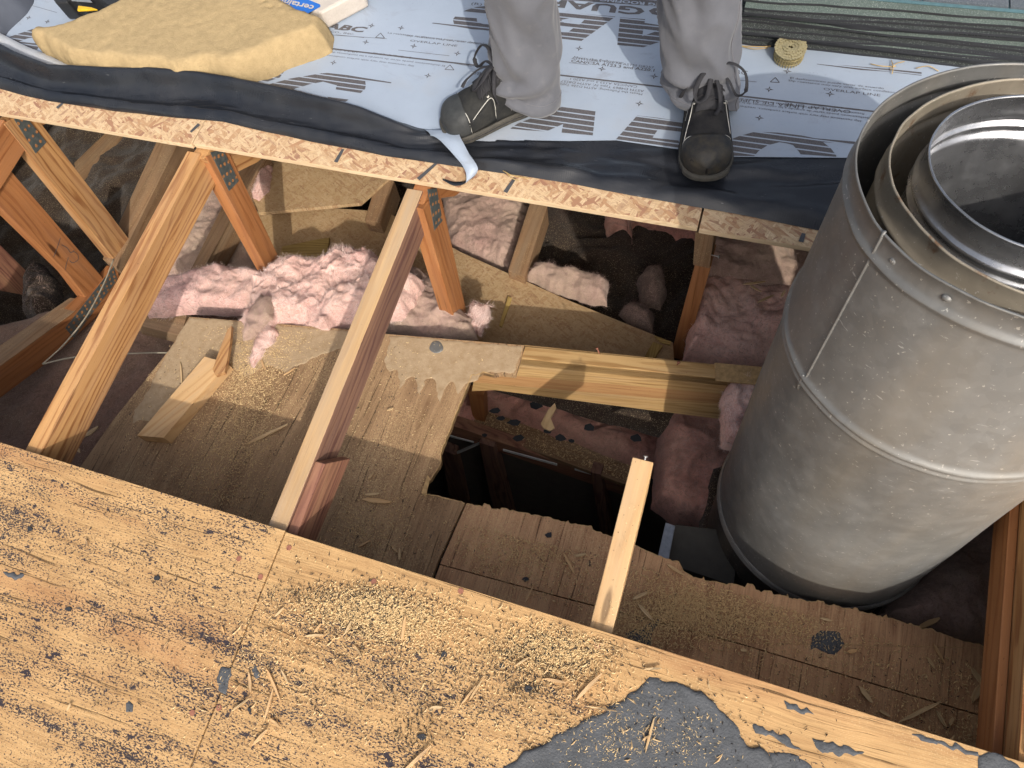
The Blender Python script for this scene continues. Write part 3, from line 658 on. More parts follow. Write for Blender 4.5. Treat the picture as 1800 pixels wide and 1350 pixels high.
# raw torn rim along the cut
rim = [p for p in lowA if p[0] > 740 and p[1] > 655 and p[0] < 875][1:-1]
def rimstrip(pix, pl, w, m, parent, name='torn_edge', lift=.0012):
    P = [pl.hit(*p)+nL*lift for p in pix]; V = []; Fc = []; c = np.mean(P, 0)
    for i, p in enumerate(P):
        t = P[min(i+1, len(P)-1)]-P[max(i-1, 0)]; s = np.cross(nL, t); s /= np.linalg.norm(s)+1e-9; ww = w*random.uniform(.3, 1.3)
        V += [p, p-s*ww, p-nL*.015]
    for i in range(len(P)-1): Fc += [[3*i, 3*i+1, 3*i+4, 3*i+3], [3*i, 3*i+3, 3*i+5, 3*i+2]]
    return mesh(name, V, Fc, m, parent)
rimstrip([p for p in lowA[8:]], LOW(), .0028, MT['ply_raw'], PA)
lowB1 = [(819,886)] + jag((822,885),(1000,918),26,2.4,11,6) + jag((1002,920),(1040,925),5,2,12) + jag((1042,930),(1196,992),20,2,13,4) + [(1202,1004),(1216,1012)] + jag((1218,1014),(1560,1085),60,2.2,14,6) + jag((1562,1087),(1748,1140),28,2,15,5) + [(1744,1262),(1621,1226),(1300,1130),(1000,1052),(773,991)]
PB = thing('old_plywood', 'reddish weathered plywood strip with splintered edge in front of the hole and pipe', 'plywood sheet', LOW().hit(1200,1080))
slab('sheet', [p-nL*.002 for p in lowpoly(lowB1)], -nL*.014, MT['ply_low2'], (GL, nL), PB, bevel=.0005)
PC = thing('old_plywood', 'brown weathered plywood below the long crack, beside the pale near sheet', 'plywood sheet', LOW().hit(1500,1230))
B2 = lowpoly([(773,992.5),(1000,1054),(1300,1132),(1621,1228.5),(1744,1264)]) ; e = B2[-1]
B2 += [np.array([e[0]+.01, yb, -.25+.08*yb]), np.array([B2[0][0]-.006, yb, -.25+.08*yb])]
slab('sheet', [p-nL*.0025 for p in B2], -nL*.014, MT['ply_low2'], (GL, nL), PC, bevel=.0005)
rimstrip([p for p in lowB1 if p[1] < 1142 and p[0] < 1749][:-1], LOW(-.002), .002, MT['ply_raw'], PB)
MT['dust_patch'] = plain('plywood_dusted', (.43,.32,.205), .9, 0, 300, .6, .18, 60, .1, (.33,.23,.135))
blanket('dusty_area', [(333,558),(300,612),(240,722),(232,742),(262,738),(292,742),(330,700),(372,640),(405,640),(430,662),(470,640),(500,655),(560,625),(600,612),(655,586)], LOW(), .0009, MT['dust_patch'], PA, res=.004, edge=.001, amp=0, jit=.005, freq=40)
blanket('dusty_area', [(686,590),(790,598),(918,609),(905,655),(872,655),(848,654),(838,668),(816,676),(806,694),(796,668),(783,681),(772,712),(764,664),(748,668),(738,698),(728,660),(716,664),(705,684),(698,648),(684,655),(676,638)], LOW(), .0009, MT['dust_patch'], PA, res=.004, edge=.001, amp=0, jit=.004, freq=60)
# stamped metal disc on the plywood, spike of torn wood
blanket('metal_disc', [(767+12*math.cos(a)*(1+.08*math.sin(3*a)), 610+11*math.sin(a)) for a in np.linspace(0,6.28,25)[:-1]], LOW(.001), .002, MT['galv'], None, res=.002, edge=.01, amp=.0005, jit=.0004, label='small crumpled grey metal disc lying on the dusty plywood top', cat='metal disc')
def shard(pix, pl, th, m, label, name='wood_splinter', cat='wood splinter', group='wood splinters', g=None, lift=.001):
    P = [pl.hit(*p) for p in pix]; n = pl.n if pl.n @ (CO-P[0]) > 0 else -pl.n; P = [p+n*(lift+th) for p in P]
    return slab(name, P, -n*th, m, (g if g is not None else P[len(P)//2]-P[0], n), None, .0004, label=label, cat=cat, group=group)
MT['splwood'] = wood('splinter_wood', (.66,.48,.27), (.5,.33,.17), 90, .8, 0, knots=0)
shard([(741,867),(752,836),(757,842),(753,856),(749,874)], LOW(.004), .003, MT['ply_raw'], 'upright torn splinter at the corner of the dark hole')
# loose offcut and splinter on the plywood
shard([(256,776),(372,639),(411,650),(302,780)], LOW(.0), .036, MT['fir_pale'], 'loose wooden block lying on the dusty plywood between the two rafters', 'wood_block', 'wood block', None, g=None)
shard([(378,654),(389,622),(404,584),(411,577),(409,604),(404,634),(399,658),(383,664)], LOW(.034), .012, MT['fir'], 'orange splinter leaning on the end of the loose wooden block')

# ---------------------------------------------------------------- panels and insulation deep in the attic
PZ = ZP(-.40, .0)
def panel(pix, pl, m, label, th=.014, g=(1,0,0), **k): return pslab('strand_board_offcut', pix, pl, th, m, g, None, .0006, label=label, cat='board panel', **k)
panel([(440,372),(560,364),(680,372),(810,443),(1000,528),(1183,602),(1186,650),(1100,645),(920,640),(680,640),(470,600)], PZ, MT['osb_old'], 'large brown strand board panel lying behind the pale beam, half sunlit')
panel([(425,300),(470,262),(560,262),(700,300),(668,327),(634,357),(455,374)], ZP(-.36,.02), MT['osb_old'], 'sand-dusted upper board panel under the black membrane edge, thin pale rim', .012)
MT['straw'] = wood('yellow_split_wood', (.52,.37,.13), (.30,.19,.06), 80, .7, 0, knots=0)
st = pslab('split_stick', [(492,452),(496,433),(560,420),(579,417),(574,452),(545,462),(500,470)], ZP(-.385), .01, MT['straw'], (1,.25,0), label='yellow split piece of wood above the pink insulation', cat='wood splinter', group='wood splinters')
pslab('split_stick', [(893,520),(900,524),(882,575),(877,572)], ZP(-.39), .005, MT['straw'], (0,1,0), label='narrow yellow stick standing on the brown strand board panel', cat='wood splinter', group='wood splinters')
pslab('split_stick', [(1148,600),(1165,607),(1150,630),(1132,628)], ZP(-.385), .01, MT['straw'], (0,1,0), label='torn yellow wood piece at the right end of the strand board panel', cat='wood splinter', group='wood splinters')
pslab('split_stick', [(1150,590),(1180,600),(1178,606),(1160,600)], ZP(-.38), .006, MT['straw'], (1,0,0), label='small pale stick where the panel corner meets the orange post', cat='wood splinter', group='wood splinters')
def W(pts, z): return [np.array([x, y, z]) for x, y in pts]
def bat(label, pix, pl, th, m, seed, fz=0, name='insulation', **k):
    k.setdefault('res', .0045); k.setdefault('puff', .25)
    o = blanket(name, pix, pl, th, MT[m], seed=seed, label=label, cat='insulation', **k)
    if fz: fuzz(o, 0, int(fz*4), .010, MT['fibre' if m in ('pink','pink_lit') else 'fibre_dim'], seed)
    return o
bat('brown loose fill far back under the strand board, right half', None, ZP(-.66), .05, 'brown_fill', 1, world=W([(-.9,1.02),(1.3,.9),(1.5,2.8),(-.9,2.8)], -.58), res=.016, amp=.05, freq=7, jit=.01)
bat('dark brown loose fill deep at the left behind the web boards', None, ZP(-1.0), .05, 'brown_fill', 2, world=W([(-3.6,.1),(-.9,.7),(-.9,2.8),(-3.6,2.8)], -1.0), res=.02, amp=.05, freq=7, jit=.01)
bat('mauve batt beneath the left rafter, dull and flat, beside the plywood edge', None, ZP(-.45), .03, 'mauve', 3, world=W([(-2.6,.10),(-1.30,.10),(-1.32,.42),(-1.25,.80),(-1.40,1.04),(-1.86,.93),(-2.6,.52)], -.46), res=.008, amp=.02, freq=9)
bat('bright pink torn tufts piled in the middle, spilling over the plywood edge', [(438,604),(428,572),(446,540),(452,505),(478,478),(505,462),(548,460),(590,446),(612,436),(650,452),(700,470),(745,505),(720,560),(640,572),(612,578),(585,596),(540,588),(500,582),(478,600)], ZP(-.215), .055, 'pink', 4, 3600, edge=.05, amp=.026, freq=19, jit=.013, side=.012, puff=.5, res=.0034)
bat('pale tongue of fibre hanging down onto the plywood below the pink tufts', [(446,612),(440,640),(447,647),(462,622),(490,590),(470,560),(450,575)], LOW(.002), .02, 'pink', 41, 500, edge=.02, amp=.01, freq=30, jit=.006, res=.004)
bat('grey-white curl of fibre at the left end of the pink tufts', [(428,600),(436,560),(462,520),(484,525),(478,560),(450,590)], LOW(.03), .025, 'pink_dusty', 42, 500, edge=.02, amp=.01, freq=30, jit=.006, res=.004)
bat('flattened pink roll left of the tufts, dusted with wood flour', [(262,560),(268,505),(300,492),(345,486),(385,476),(440,478),(486,498),(470,540),(440,556),(400,556),(330,553)], ZP(-.275), .05, 'pink', 5, 900, edge=.04, amp=.018, freq=16, puff=.5, side=.006)
bat('rose insulation right of the weathered rafter, down to the plywood edge', [(676,590),(690,500),(715,474),(745,482),(775,508),(800,540),(836,566),(840,600),(760,600)], ZP(-.27), .04, 'pink_dusty', 6, 1200, edge=.04, amp=.022, freq=18, puff=.5, side=.006)
bat('little bright pink wisp right of the middle web board', [(822,540),(836,532),(850,542),(866,536),(862,552),(856,572),(842,590),(828,580)], ZP(-.27), .03, 'pink', 7, 700, edge=.02, amp=.012, freq=35, jit=.007, res=.004)
bat('pink batt seen between the first rafter and the dusty joist', [(285,500),(300,420),(335,350),(372,290),(430,290),(478,350),(500,440),(440,486),(360,490)], ZP(-.46), .05, 'pink_dusty', 8, 600, edge=.06, amp=.022, freq=10, puff=.4)
bat('rounded pink lump beside the sand-dusted board at upper left', [(448,352),(450,318),(462,296),(478,290),(484,312),(476,340),(458,358)], ZP(-.34), .05, 'pink', 9, 300, edge=.04, amp=.006)
bat('grey dusty insulation between the middle web and the pale joist end', [(770,330),(935,352),(935,400),(898,486),(850,468),(795,440)], ZP(-.47), .05, 'pink_dusty', 10, 500, edge=.05, amp=.02, freq=14)
bat('dusty pink piece on the panel edge right of the pale joist end', [(926,490),(938,470),(968,472),(1000,482),(1040,488),(1068,500),(1066,540),(1020,532),(960,510)], ZP(-.41), .05, 'pink_dusty', 11, 500, edge=.04, amp=.014)
bat('mauve flap hanging down behind the strand board edge', [(1062,380),(1108,388),(1112,440),(1108,462),(1085,470),(1068,458)], YP(1.62), .05, 'pink_dim', 12, 400, edge=.04, amp=.012)
bat('rosy pink batt face under the strand board joint', [(1100,384),(1236,402),(1232,430),(1180,440),(1128,452),(1110,440)], YP(1.66), .05, 'pink_dim', 13, 300, edge=.04, amp=.01)
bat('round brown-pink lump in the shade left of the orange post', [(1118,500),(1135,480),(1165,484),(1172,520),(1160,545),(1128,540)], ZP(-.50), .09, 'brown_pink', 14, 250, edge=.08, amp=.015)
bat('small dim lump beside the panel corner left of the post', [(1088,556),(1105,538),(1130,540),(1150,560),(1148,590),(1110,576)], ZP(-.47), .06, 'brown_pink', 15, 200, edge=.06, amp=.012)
bat('grey-topped batt right of the orange post under the strand board', [(1240,424),(1300,424),(1440,455),(1445,520),(1390,520),(1320,510),(1228,500)], ZP(-.36), .05, 'pink_dusty', 16, 700, edge=.05, amp=.03, freq=10, puff=.4)
bat('pink quilted batt in a lightened colour between the orange post and the vent pipe', [(1222,498),(1270,500),(1340,520),(1440,520),(1440,640),(1360,656),(1290,650),(1200,636),(1206,590)], ZP(-.33,-.05), .07, 'pink_lit', 17, 1400, edge=.05, amp=.03, freq=9, puff=.6)
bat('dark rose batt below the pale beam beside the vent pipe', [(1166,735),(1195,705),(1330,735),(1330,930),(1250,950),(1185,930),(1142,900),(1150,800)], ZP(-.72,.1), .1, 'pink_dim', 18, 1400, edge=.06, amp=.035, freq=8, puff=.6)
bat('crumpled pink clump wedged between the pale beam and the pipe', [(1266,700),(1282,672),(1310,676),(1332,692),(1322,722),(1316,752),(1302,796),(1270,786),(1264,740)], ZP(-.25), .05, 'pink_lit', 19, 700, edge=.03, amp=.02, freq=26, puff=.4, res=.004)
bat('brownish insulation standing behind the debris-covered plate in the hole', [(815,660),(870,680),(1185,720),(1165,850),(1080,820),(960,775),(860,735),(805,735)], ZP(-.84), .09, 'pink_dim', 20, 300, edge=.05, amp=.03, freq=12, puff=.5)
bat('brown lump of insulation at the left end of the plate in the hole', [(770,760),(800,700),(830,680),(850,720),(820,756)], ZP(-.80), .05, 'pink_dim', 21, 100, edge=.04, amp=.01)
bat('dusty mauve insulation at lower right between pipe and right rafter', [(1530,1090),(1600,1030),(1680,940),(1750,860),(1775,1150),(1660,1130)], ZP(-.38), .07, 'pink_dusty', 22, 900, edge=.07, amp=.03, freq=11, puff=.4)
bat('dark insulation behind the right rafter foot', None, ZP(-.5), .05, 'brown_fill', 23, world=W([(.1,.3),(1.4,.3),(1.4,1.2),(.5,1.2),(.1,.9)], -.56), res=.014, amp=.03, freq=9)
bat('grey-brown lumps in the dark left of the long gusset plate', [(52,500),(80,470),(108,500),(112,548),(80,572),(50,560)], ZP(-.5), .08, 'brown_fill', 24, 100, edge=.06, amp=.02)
# dark void behind: wall of old boards far under the deck
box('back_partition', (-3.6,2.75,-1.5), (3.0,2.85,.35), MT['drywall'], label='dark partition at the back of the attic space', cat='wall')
# cable
tube('cable', smooth_path([ZP(-.30).hit(*p) for p in ((200,455),(182,500),(152,556),(112,606),(75,640))], 30), .0022, MT['cable'], label='upper run of cream cable curving behind the first rafter', cat='cable')
tube('cable', smooth_path([ZP(-.30).hit(*p) for p in ((75,640),(130,628),(215,622),(290,620),(312,623))], 20), .0024, MT['cable'], label='lower run of cream cable crossing the mauve batt', cat='cable')
pslab('timber_ledge', [(240,552),(330,548),(318,590),(235,570)], ZP(-.285), .05, MT['dusty'], (1,0,0), None, label='short dusty ledge of wood beside the plywood corner', cat='board')

# ---------------------------------------------------------------- inside the hole
sh = thing('wall_plate', 'debris-covered wall plate running across the back of the dark hole', 'wall plate', (-.38,1.0,-.9))
pslab('top_board', [(812,746),(850,684),(1185,770),(1128,862)], ZP(-.80), .02, MT['dusty'], (1,0,0), sh)
pslab('front_board', [(790,746),(1128,864),(1122,880),(786,762)], YP(.935), .04, MT['block'], (1,0,0), sh)
for (px, lb) in (([(784,764),(832,777),(832,779),(784,766.5)], 'first pale slit of light at the left in the dark hole'), ([(884,790),(979,816),(979,819),(884,793)], 'longest pale slit of light under the wall plate in the hole'), ([(1010,824),(1044,833),(1044,836),(1010,826.5)], 'short pale slit of light in the middle of the hole'), ([(1068,840),(1102,848),(1102,850),(1068,842)], 'faint pale slit of light next to the rafter stub'), ([(794,798),(842,778),(844,781),(796,802)], 'grey slanting strip at the left end of the hole')):
    pslab('pale_slit_strip', px, YP(.93), .003, MT['light_gap'], (1,0,0), None, 0, label=lb, cat='pale strip', group='pale slits in the hole')  # pale colour of the strips stands for light coming through gaps
for px, lb in (([(842,778),(868,786),(915,960),(880,960)], 'dim stud left of centre in the dark hole'), ([(1038,830),(1056,834),(1085,980),(1062,980)], 'dim stud below the short slit in the dark hole'), ([(775,790),(800,800),(830,930),(800,930)], 'dim stud at the left side of the dark hole')):
    pslab('wall_stud', px, YP(.915), .038, MT['fir_worn'], (0,0,1), None, .001, label=lb, cat='stud', group='studs in the hole')
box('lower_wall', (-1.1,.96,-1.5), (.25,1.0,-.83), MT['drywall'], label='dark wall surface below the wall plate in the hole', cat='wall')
pslab('stud', [(822,690),(850,694),(852,742),(832,738)], YP(1.0), .035, MT['fir_orange'], (0,0,1), None, .001, label='short reddish stud end under the left end of the beam', cat='stud')
pslab('stud', [(1158,738),(1172,742),(1158,860),(1146,856)], YP(1.03), .035, MT['block'], (0,0,1), None, .001, label='reddish stud at the right end of the wall plate', cat='stud')
pslab('metal_angle', [(1170,918),(1187,924),(1174,992),(1155,984)], ZP(-.36), .003, MT['angle'], (0,1,0), label='bluish metal angle strip beside the rafter stub', cat='metal strip')
pslab('masonry_ledge', [(1186,922),(1300,935),(1290,1030),(1172,990)], ZP(-.38), .03, MT['concrete'], (0,1,0), label='grey rough ledge between the metal strip and the pipe', cat='ledge')
r = random.Random(5)
for i, (u, v, s, lb) in enumerate(((912,770,11,'curled dark shingle scrap at the middle of the wall plate'), (962,758,9,'dark scrap right of the curled one on the wall plate'), (880,735,8,'dark scrap near the left end of the wall plate'), (905,742,14,'oblong dark scrap against the insulation in the hole'), (985,770,12,'flat dark scrap leaning at the plate middle'), (1035,752,13,'black strip near the torn wood under the beam'), (1110,740,15,'large dark scrap at the right in the hole'), (870,722,12,'dark scrap by the reddish stud end'), (1118,770,13,'dark scrap just left of the rose batt'), (940,712,14,'dark scrap high behind the plate'), (1005,775,7,'tiny dark scrap on the front of the plate'), (852,765,6,'tiny dark scrap at the plate end'))):
    a = r.uniform(0, 3.1); pts = [(u+s*math.cos(a+t)*r.uniform(.6,1.1), v+s*.6*math.sin(a+t)*r.uniform(.6,1.1)) for t in np.linspace(0, 6.28, 7)[:-1]]
    pslab('shingle_scrap', pts, ZP(-.90+.002*i, .25), .002, MT['tarbit'], (1,0,0), None, 0, label=lb, cat='shingle scrap', group='shingle scraps in the hole')
pslab('torn_wood', [(950,745),(962,722),(975,708),(978,716),(968,735),(975,752),(966,757),(955,752)], ZP(-.60,.1), .008, MT['splwood'], (0,1,0), label='curled torn piece of pale wood hanging under the beam', cat='wood splinter', group='wood splinters')
chips('sawdust', MT['sawdust'], [('poly', [(815,746),(860,715),(1000,760),(1170,810),(1110,850)], 1.)], ZP(-.799), 2600, .0012, .005, seed=77, label='sawdust lying on the wall plate in the hole', cat='sawdust', kind='stuff')

# ---------------------------------------------------------------- triple-wall vent pipe
PCx, PCy = .335, .745
VP_ = thing('vent_pipe', 'big grey triple-wall metal vent pipe rising through the opening at right', 'vent pipe', (PCx, PCy, -1.5))
def lean(z): k = max(0., z-.37)/.25; return .018*k, .048*k
def lathe(name, prof, c, m, seg=128, dent=0., seed=0, parent=VP_, **k):
    V = []; Fc = []; n = len(prof)
    for i, (rr, z) in enumerate(prof):
        for j in range(seg):
            a = 2*math.pi*j/seg; q = rr+dent*fbm(math.cos(a)*1.6, math.sin(a)*1.6+z*2.2, seed, 3)
            lx, ly = lean(z); V.append((c[0]+lx+q*math.cos(a), c[1]+ly+q*math.sin(a), z))
    for i in range(n-1):
        for j in range(seg): Fc.append([i*seg+j, i*seg+(j+1) % seg, (i+1)*seg+(j+1) % seg, (i+1)*seg+j])
    return mesh(name, V, Fc, m, parent, g=((1,0,0),(0,0,1)), smooth=True, goff=np.zeros(3), **k)
def wall(R, z0, z1, beads, th=.0016, hem=True, bh=.0042, bw=.009, inbeads=None):
    out = []; z = z0; zs = sorted(set(list(np.linspace(z0, z1, int((z1-z0)/.03)+2)) + [b+d for b in beads for d in np.linspace(-bw*1.6, bw*1.6, 11)]))
    zs = [z for z in zs if z0 <= z <= z1]
    f = lambda z: sum(bh*math.exp(-((z-b)/(bw*.55))**2) for b in beads)
    out = [(R+f(z), z) for z in zs]
    if hem: out += [(R+.0012, z1+.0008), (R+.0008, z1+.003), (R-.0012, z1+.003), (R-.0022, z1+.0005)]
    out += [(R-th+f(z), z) for z in zs[::-1]]
    return out
RO = .2235
lathe('outer_wall', wall(RO, -.262, .622, [.592, .374, .362]), (PCx, PCy), MT['galv'], dent=.003)
lathe('joint_ring', wall(RO+.001, -.285, -.256, [-.262, -.276], hem=False, bh=.005), (PCx, PCy), MT['galv'])
lathe('lower_section', wall(RO-.004, -1.5, -.28, []), (PCx, PCy), MT['soot_pipe'])
lathe('middle_wall', wall(.191, -.5, .620, [.588]), (PCx+.008, PCy+.004), MT['galv_mid'], dent=.003, seed=5)
lathe('inner_wall', wall(.1375, -.6, .626, [.594, .579], bh=.005), (PCx-.004, PCy+.012), MT['stainless'], dent=.0012, seed=9)
lathe('flue_bottom', [(.0005,-.59),(.13,-.59)], (PCx, PCy+.02), MT['soot_pipe'])
# lock seam, screws
def onpipe(a, z, R=RO): lx, ly = lean(z); return np.array([PCx+lx+R*math.cos(a), PCy+ly+R*math.sin(a), z])
ang = math.atan2(.617-PCy, .150-PCx); hp_ = ZP(.625).hit(1550,411); ang1 = math.atan2(hp_[1]-PCy-.048, hp_[0]-PCx-.018)
if ang1-ang > 3: ang1 -= 2*math.pi
if ang-ang1 > 3: ang1 += 2*math.pi
print('seam', ang, ang1)
tube('lock_seam', [onpipe(ang+(ang1-ang)*(t-.36)/.265, t, RO+.0012) for t in np.linspace(.36, .627, 30)], .0022, MT['galv'], VP_, seg=8)
tube('lock_seam', [onpipe(ang-.02, t, RO+.002) for t in np.linspace(.345, .378, 5)], .003, MT['galv'], VP_, seg=8)
a2 = ang+3.6
tube('lock_seam', [onpipe(a2, t, RO+.0012) for t in np.linspace(-.26, .36, 20)], .0022, MT['galv'], VP_, seg=8)
for da, z in ((.12,.607),(.44,.609),(.95,.609),(1.6,.609),(-1.2,.609),(-2.2,.609),(2.6,.609)):
    p = onpipe(ang1+da, z); nn = np.array([math.cos(ang1+da), math.sin(ang1+da), 0]); V = []; Fc = []
    t1 = np.array([-nn[1], nn[0], 0]); t2 = np.array([0,0,1.])
    for i, (rr, hh) in enumerate(((.006,-.0012),(.0045,.0012),(.0025,.0022),(.0003,.0024))):
        for j in range(12): V.append(p+t1*math.cos(j*.5236)*rr+t2*math.sin(j*.5236)*rr*.75+nn*hh)
    for i in range(3):
        for j in range(12): Fc.append([i*12+j, i*12+(j+1) % 12, i*12+12+(j+1) % 12, i*12+12+j])
    mesh('dimple', V, Fc, MT['galv'], VP_, smooth=True)

# ---------------------------------------------------------------- roofing membrane on the far deck
def RXY(u, v, o=0.): return ROOF(o).hit(u, v)[:2]
FP = [RXY(*p) for p in ((-90,148),(0,156),(83,177),(200,198),(300,208),(393,214),(467,233),(567,254),(683,276),(833,298),(1000,322),(1150,353),(1327,383),(1440,405),(1600,432),(1750,455))]
BP = [RXY(*p) for p in ((-90,20),(0,78),(33,91),(60,108),(115,133),(280,136),(400,143),(520,165),(600,190),(700,213),(770,232),(850,250),(1000,250),(1180,262),(1500,280),(1750,310))]
FP.append(np.array([3.2, FP[-1][1]])); BP.append(np.array([3.2, BP[-1][1]]))
FP.insert(0, np.array([-4.2, FP[0][1]])); BP.insert(0, np.array([-4.2, BP[0][1]+.1]))
FP = np.array(FP); BP = np.array(BP)
def sst(a, b, x): t = min(1, max(0, (x-a)/(b-a))); return t*t*(3-2*t)
GZ = .0045                                             # the grey sheet lies this high over the deck
V = []; Fc = []; NT = 34; xsg = np.concatenate([np.linspace(-4.2,-2.3,12), np.linspace(-2.25,.8,340), np.linspace(.9,3.2,12)])
for x in xsg:
    yf = np.interp(x, FP[:,0], FP[:,1]); yb = np.interp(x, BP[:,0], BP[:,1]); A_ = sst(-.60,-.95,x)*1.0; rgt = sst(-.72,-.60,x)
    yb2 = yb+.05*rgt
    for k in range(NT):
        t = k/(NT-1); y = yb2+(yf-yb2)*t
        if k == NT-1: y = yf+fbm(x*3, 1, 2)*.004
        h = .0015+.046*A_*math.exp(-((t-.30)/.15)**2)*(1+.3*fbm(x*2.1, 3, 1))+.006*A_*sst(0,.1,t)
        h += (.010+.004*fbm(x*4, 2, 7))*math.exp(-((t-.86)/.10)**2)
        h += .010*(1-rgt)*.5*math.exp(-((t-.62)/.05)**2)*0
        wr = abs(fbm(x*5+t, t*3.5+x*1.5, 11, 3))*.011*sst(.12,.45,t)*sst(1.02,.9,t)*(1-.3*A_)
        wr += (fbm(x*34, t*4, 5, 2)*.0013)*(1-abs(t-.35))*A_
        h += wr
        if y > yb and rgt > .5: h = min(h, GZ-.0025)
        if t > .97: h = .0012
        V.append((x, y, roofz(y, h)))
n = len(xsg)
for i in range(n-1):
    for k in range(NT-1): Fc.append([i*NT+k, i*NT+k+1, (i+1)*NT+k+1, (i+1)*NT+k])
mesh('black_membrane', V, Fc, MT['black_film'], None, g=(EX, NR), smooth=True, label='glossy black membrane with a rolled wrinkled edge along the strand board', cat='membrane')
# printed grey sheet
UL = thing('printed_underlayment', 'pale grey-blue printed roofing underlayment the worker stands on', 'underlayment', ROOF(GZ).hit(700,150))
front = [(-160,-60),(0,72),(60,104),(118,138),(280,150),(400,158),(520,178),(600,200),(700,222),(775,238),(820,246),(860,248),(925,246),(1000,247),(1083,246),(1193,262),(1283,275),(1495,277),(1640,286)]
G3 = [ROOF(GZ).hit(*p) for p in front]
G3 += [np.array([3.2, G3[-1][1]+.02, roofz(G3[-1][1]+.02, GZ)]), np.array([3.2, 6.4, roofz(6.4, GZ)]), np.array([-4.2, 6.4, roofz(6.4, GZ)]), np.array([-4.2, G3[0][1], roofz(G3[0][1], GZ)])]
slab('sheet', G3, -NR*.0012, MT['grey_sheet'], (EX, NR), UL, 0, goff=np.zeros(3))
def ink(name, pix, m='ink_stripe', o=.0004, parent=None):
    P = [ROOF(GZ+o).hit(*p) for p in pix]; return mesh(name, P, [list(range(len(P)))], MT[m], parent or UL, g=(EX, NR), goff=np.zeros(3))
ink('printed_letter', [(1090,30.5),(1134,33.6),(1133,40),(1165,45),(1200,50),(1200,60),(1185,66),(1152,76),(1131,83),(1085,79)])
ink('letter_gap', [(1131,51),(1129,63.5),(1156,54)], 'grey_sheet', .0008)
ink('printed_letter', [(970,24.5),(983,21),(1082,29),(1022,72),(960,65),(930,60),(938,28)])
ink('letter_gap', [(986,35),(1001,32),(1028,34),(1019,43),(992,40)], 'grey_sheet', .0008); ink('letter_gap', [(964,49),(982,46),(1008,49),(998,57),(967,55)], 'grey_sheet', .0008)
ink('printed_letter', [(821,17),(838,12),(854,10.5),(880,12),(880,26),(854,24),(813,20.5)])
ink('printed_letter', [(800,29),(838,32),(839,39),(849,42),(870,44),(870,55),(844,52),(831,51.5),(802,46.5),(759,41),(762,39.5),(798,43),(796,34)])
ink('printed_letter', [(558,130),(575,128),(611,132),(647,138),(688,144.5),(687,147),(642,142.6),(643,150),(642,156),(634,163.6),(590,157),(592,150),(568,143.5),(545,148),(520,155),(505,163),(462,152),(480,146),(510,138)])
ink('printed_letter', [(575,170),(613,175),(608,178.5),(580,176)]); ink('printed_letter', [(450,144),(500,125),(492,136),(468,144)])
ink('printed_letter', [(990,187),(1047,194),(1042,238),(987,233),(990,218),(960,231),(927,229),(897,226),(910,217),(960,198)])
ink('printed_letter', [(1120,203),(1157,207),(1200,214),(1200,232),(1157,227),(1147,242),(1193,247),(1196,260),(1083,244.5)])
ink('printed_letter', [(1280,247),(1297,240),(1326,231.6),(1367,233),(1409,238),(1433,243),(1504,249),(1503,253),(1447,250),(1460,260),(1470,273),(1470,275.5),(1407,271),(1404,266),(1394,255),(1383,252),(1370,250),(1350,255),(1334,265),(1326,274),(1284,273.5),(1278,262)])
ink('printed_letter', [(1436,111.6),(1487,115),(1560,121),(1620,127),(1620,133),(1560,126),(1512,123),(1436,113)])
ink('printed_letter', [(57,51),(97,57),(72,64),(50,67),(33,73),(70,77),(65,88),(35,80),(10,67)])
def rline(u0, v0, u1, v1, w, name='printed_line', m='ink'):
    a, b = ROOF(GZ+.0004).hit(u0, v0), ROOF(GZ+.0004).hit(u1, v1); s = np.cross(b-a, NR); s = s/np.linalg.norm(s)*w/2
    return mesh(name, [a-s, a+s, b+s, b-s], [[0,1,2,3]], MT[m], UL)
rline(540,80.5,1545,197,.0042)
for a in ((560,60,680,68),(590,61,640,66),(900,88,960,93),(700,88,790,98),(50,8,100,22),(790,110,830,117),(1000,110,1034,114),(1290,140,1330,144)): rline(*a, .0011)
def text(s, u, v, h, m='ink', pl=None, up=True, sx=1.45, parent=None, name='printed_text', rot=0., bold=.0, shear=0., align='CENTER'):
    cu = bpy.data.curves.new('t', 'FONT'); cu.body = s; cu.size = h*1.4; cu.align_x = align; cu.align_y = 'CENTER'; cu.offset = bold; cu.shear = shear; cu.resolution_u = 2
    ob = bpy.data.objects.new('t', cu); C.objects.link(ob); bpy.context.view_layer.update(); me = bpy.data.meshes.new_from_object(ob)
    V = np.zeros(len(me.vertices)*3); me.vertices.foreach_get('co', V); V = V.reshape(-1, 3); Fc = [list(p.vertices) for p in me.polygons]
    bpy.data.objects.remove(ob); bpy.data.curves.remove(cu); bpy.data.meshes.remove(me)
    pl = pl or ROOF(GZ+.0005); ex, ey, n = frame(pl); s_ = -1 if not up else 1; c, s2 = math.cos(rot), math.sin(rot)
    ax, ay = (ex*c+ey*s2)*s_, (-ex*s2+ey*c)*s_; o = pl.hit(u, v)
    return mesh(name, [o+ax*p[0]*sx+ay*p[1] for p in V], Fc, MT[m], parent or UL)
text('GUARD', 1022, 9, .024, up=False, sx=2.6, bold=.0012); text('PRO', 1205, 24, .024, up=False, sx=2.6, bold=.0012)
ink('printed_band', [(1000,-9),(1180,2.5),(1180,13),(1060,4.5),(1000,0)], 'ink'); text('ING ROOFING', 1112, 4, .009, 'grey_sheet', ROOF(GZ+.0009), False, 1.9, bold=.0004)
text('OVERLAP LINE', 1437, 189.5, .0085, up=False, sx=1.7); text('LÍNEA DE SUPERPOSICIÓN', 1310, 176, .0085, up=False, sx=1.7)
text('Slip resistance may vary with surface conditions, weather, footwear', 1385, 197, .0052, up=False, sx=1.45)
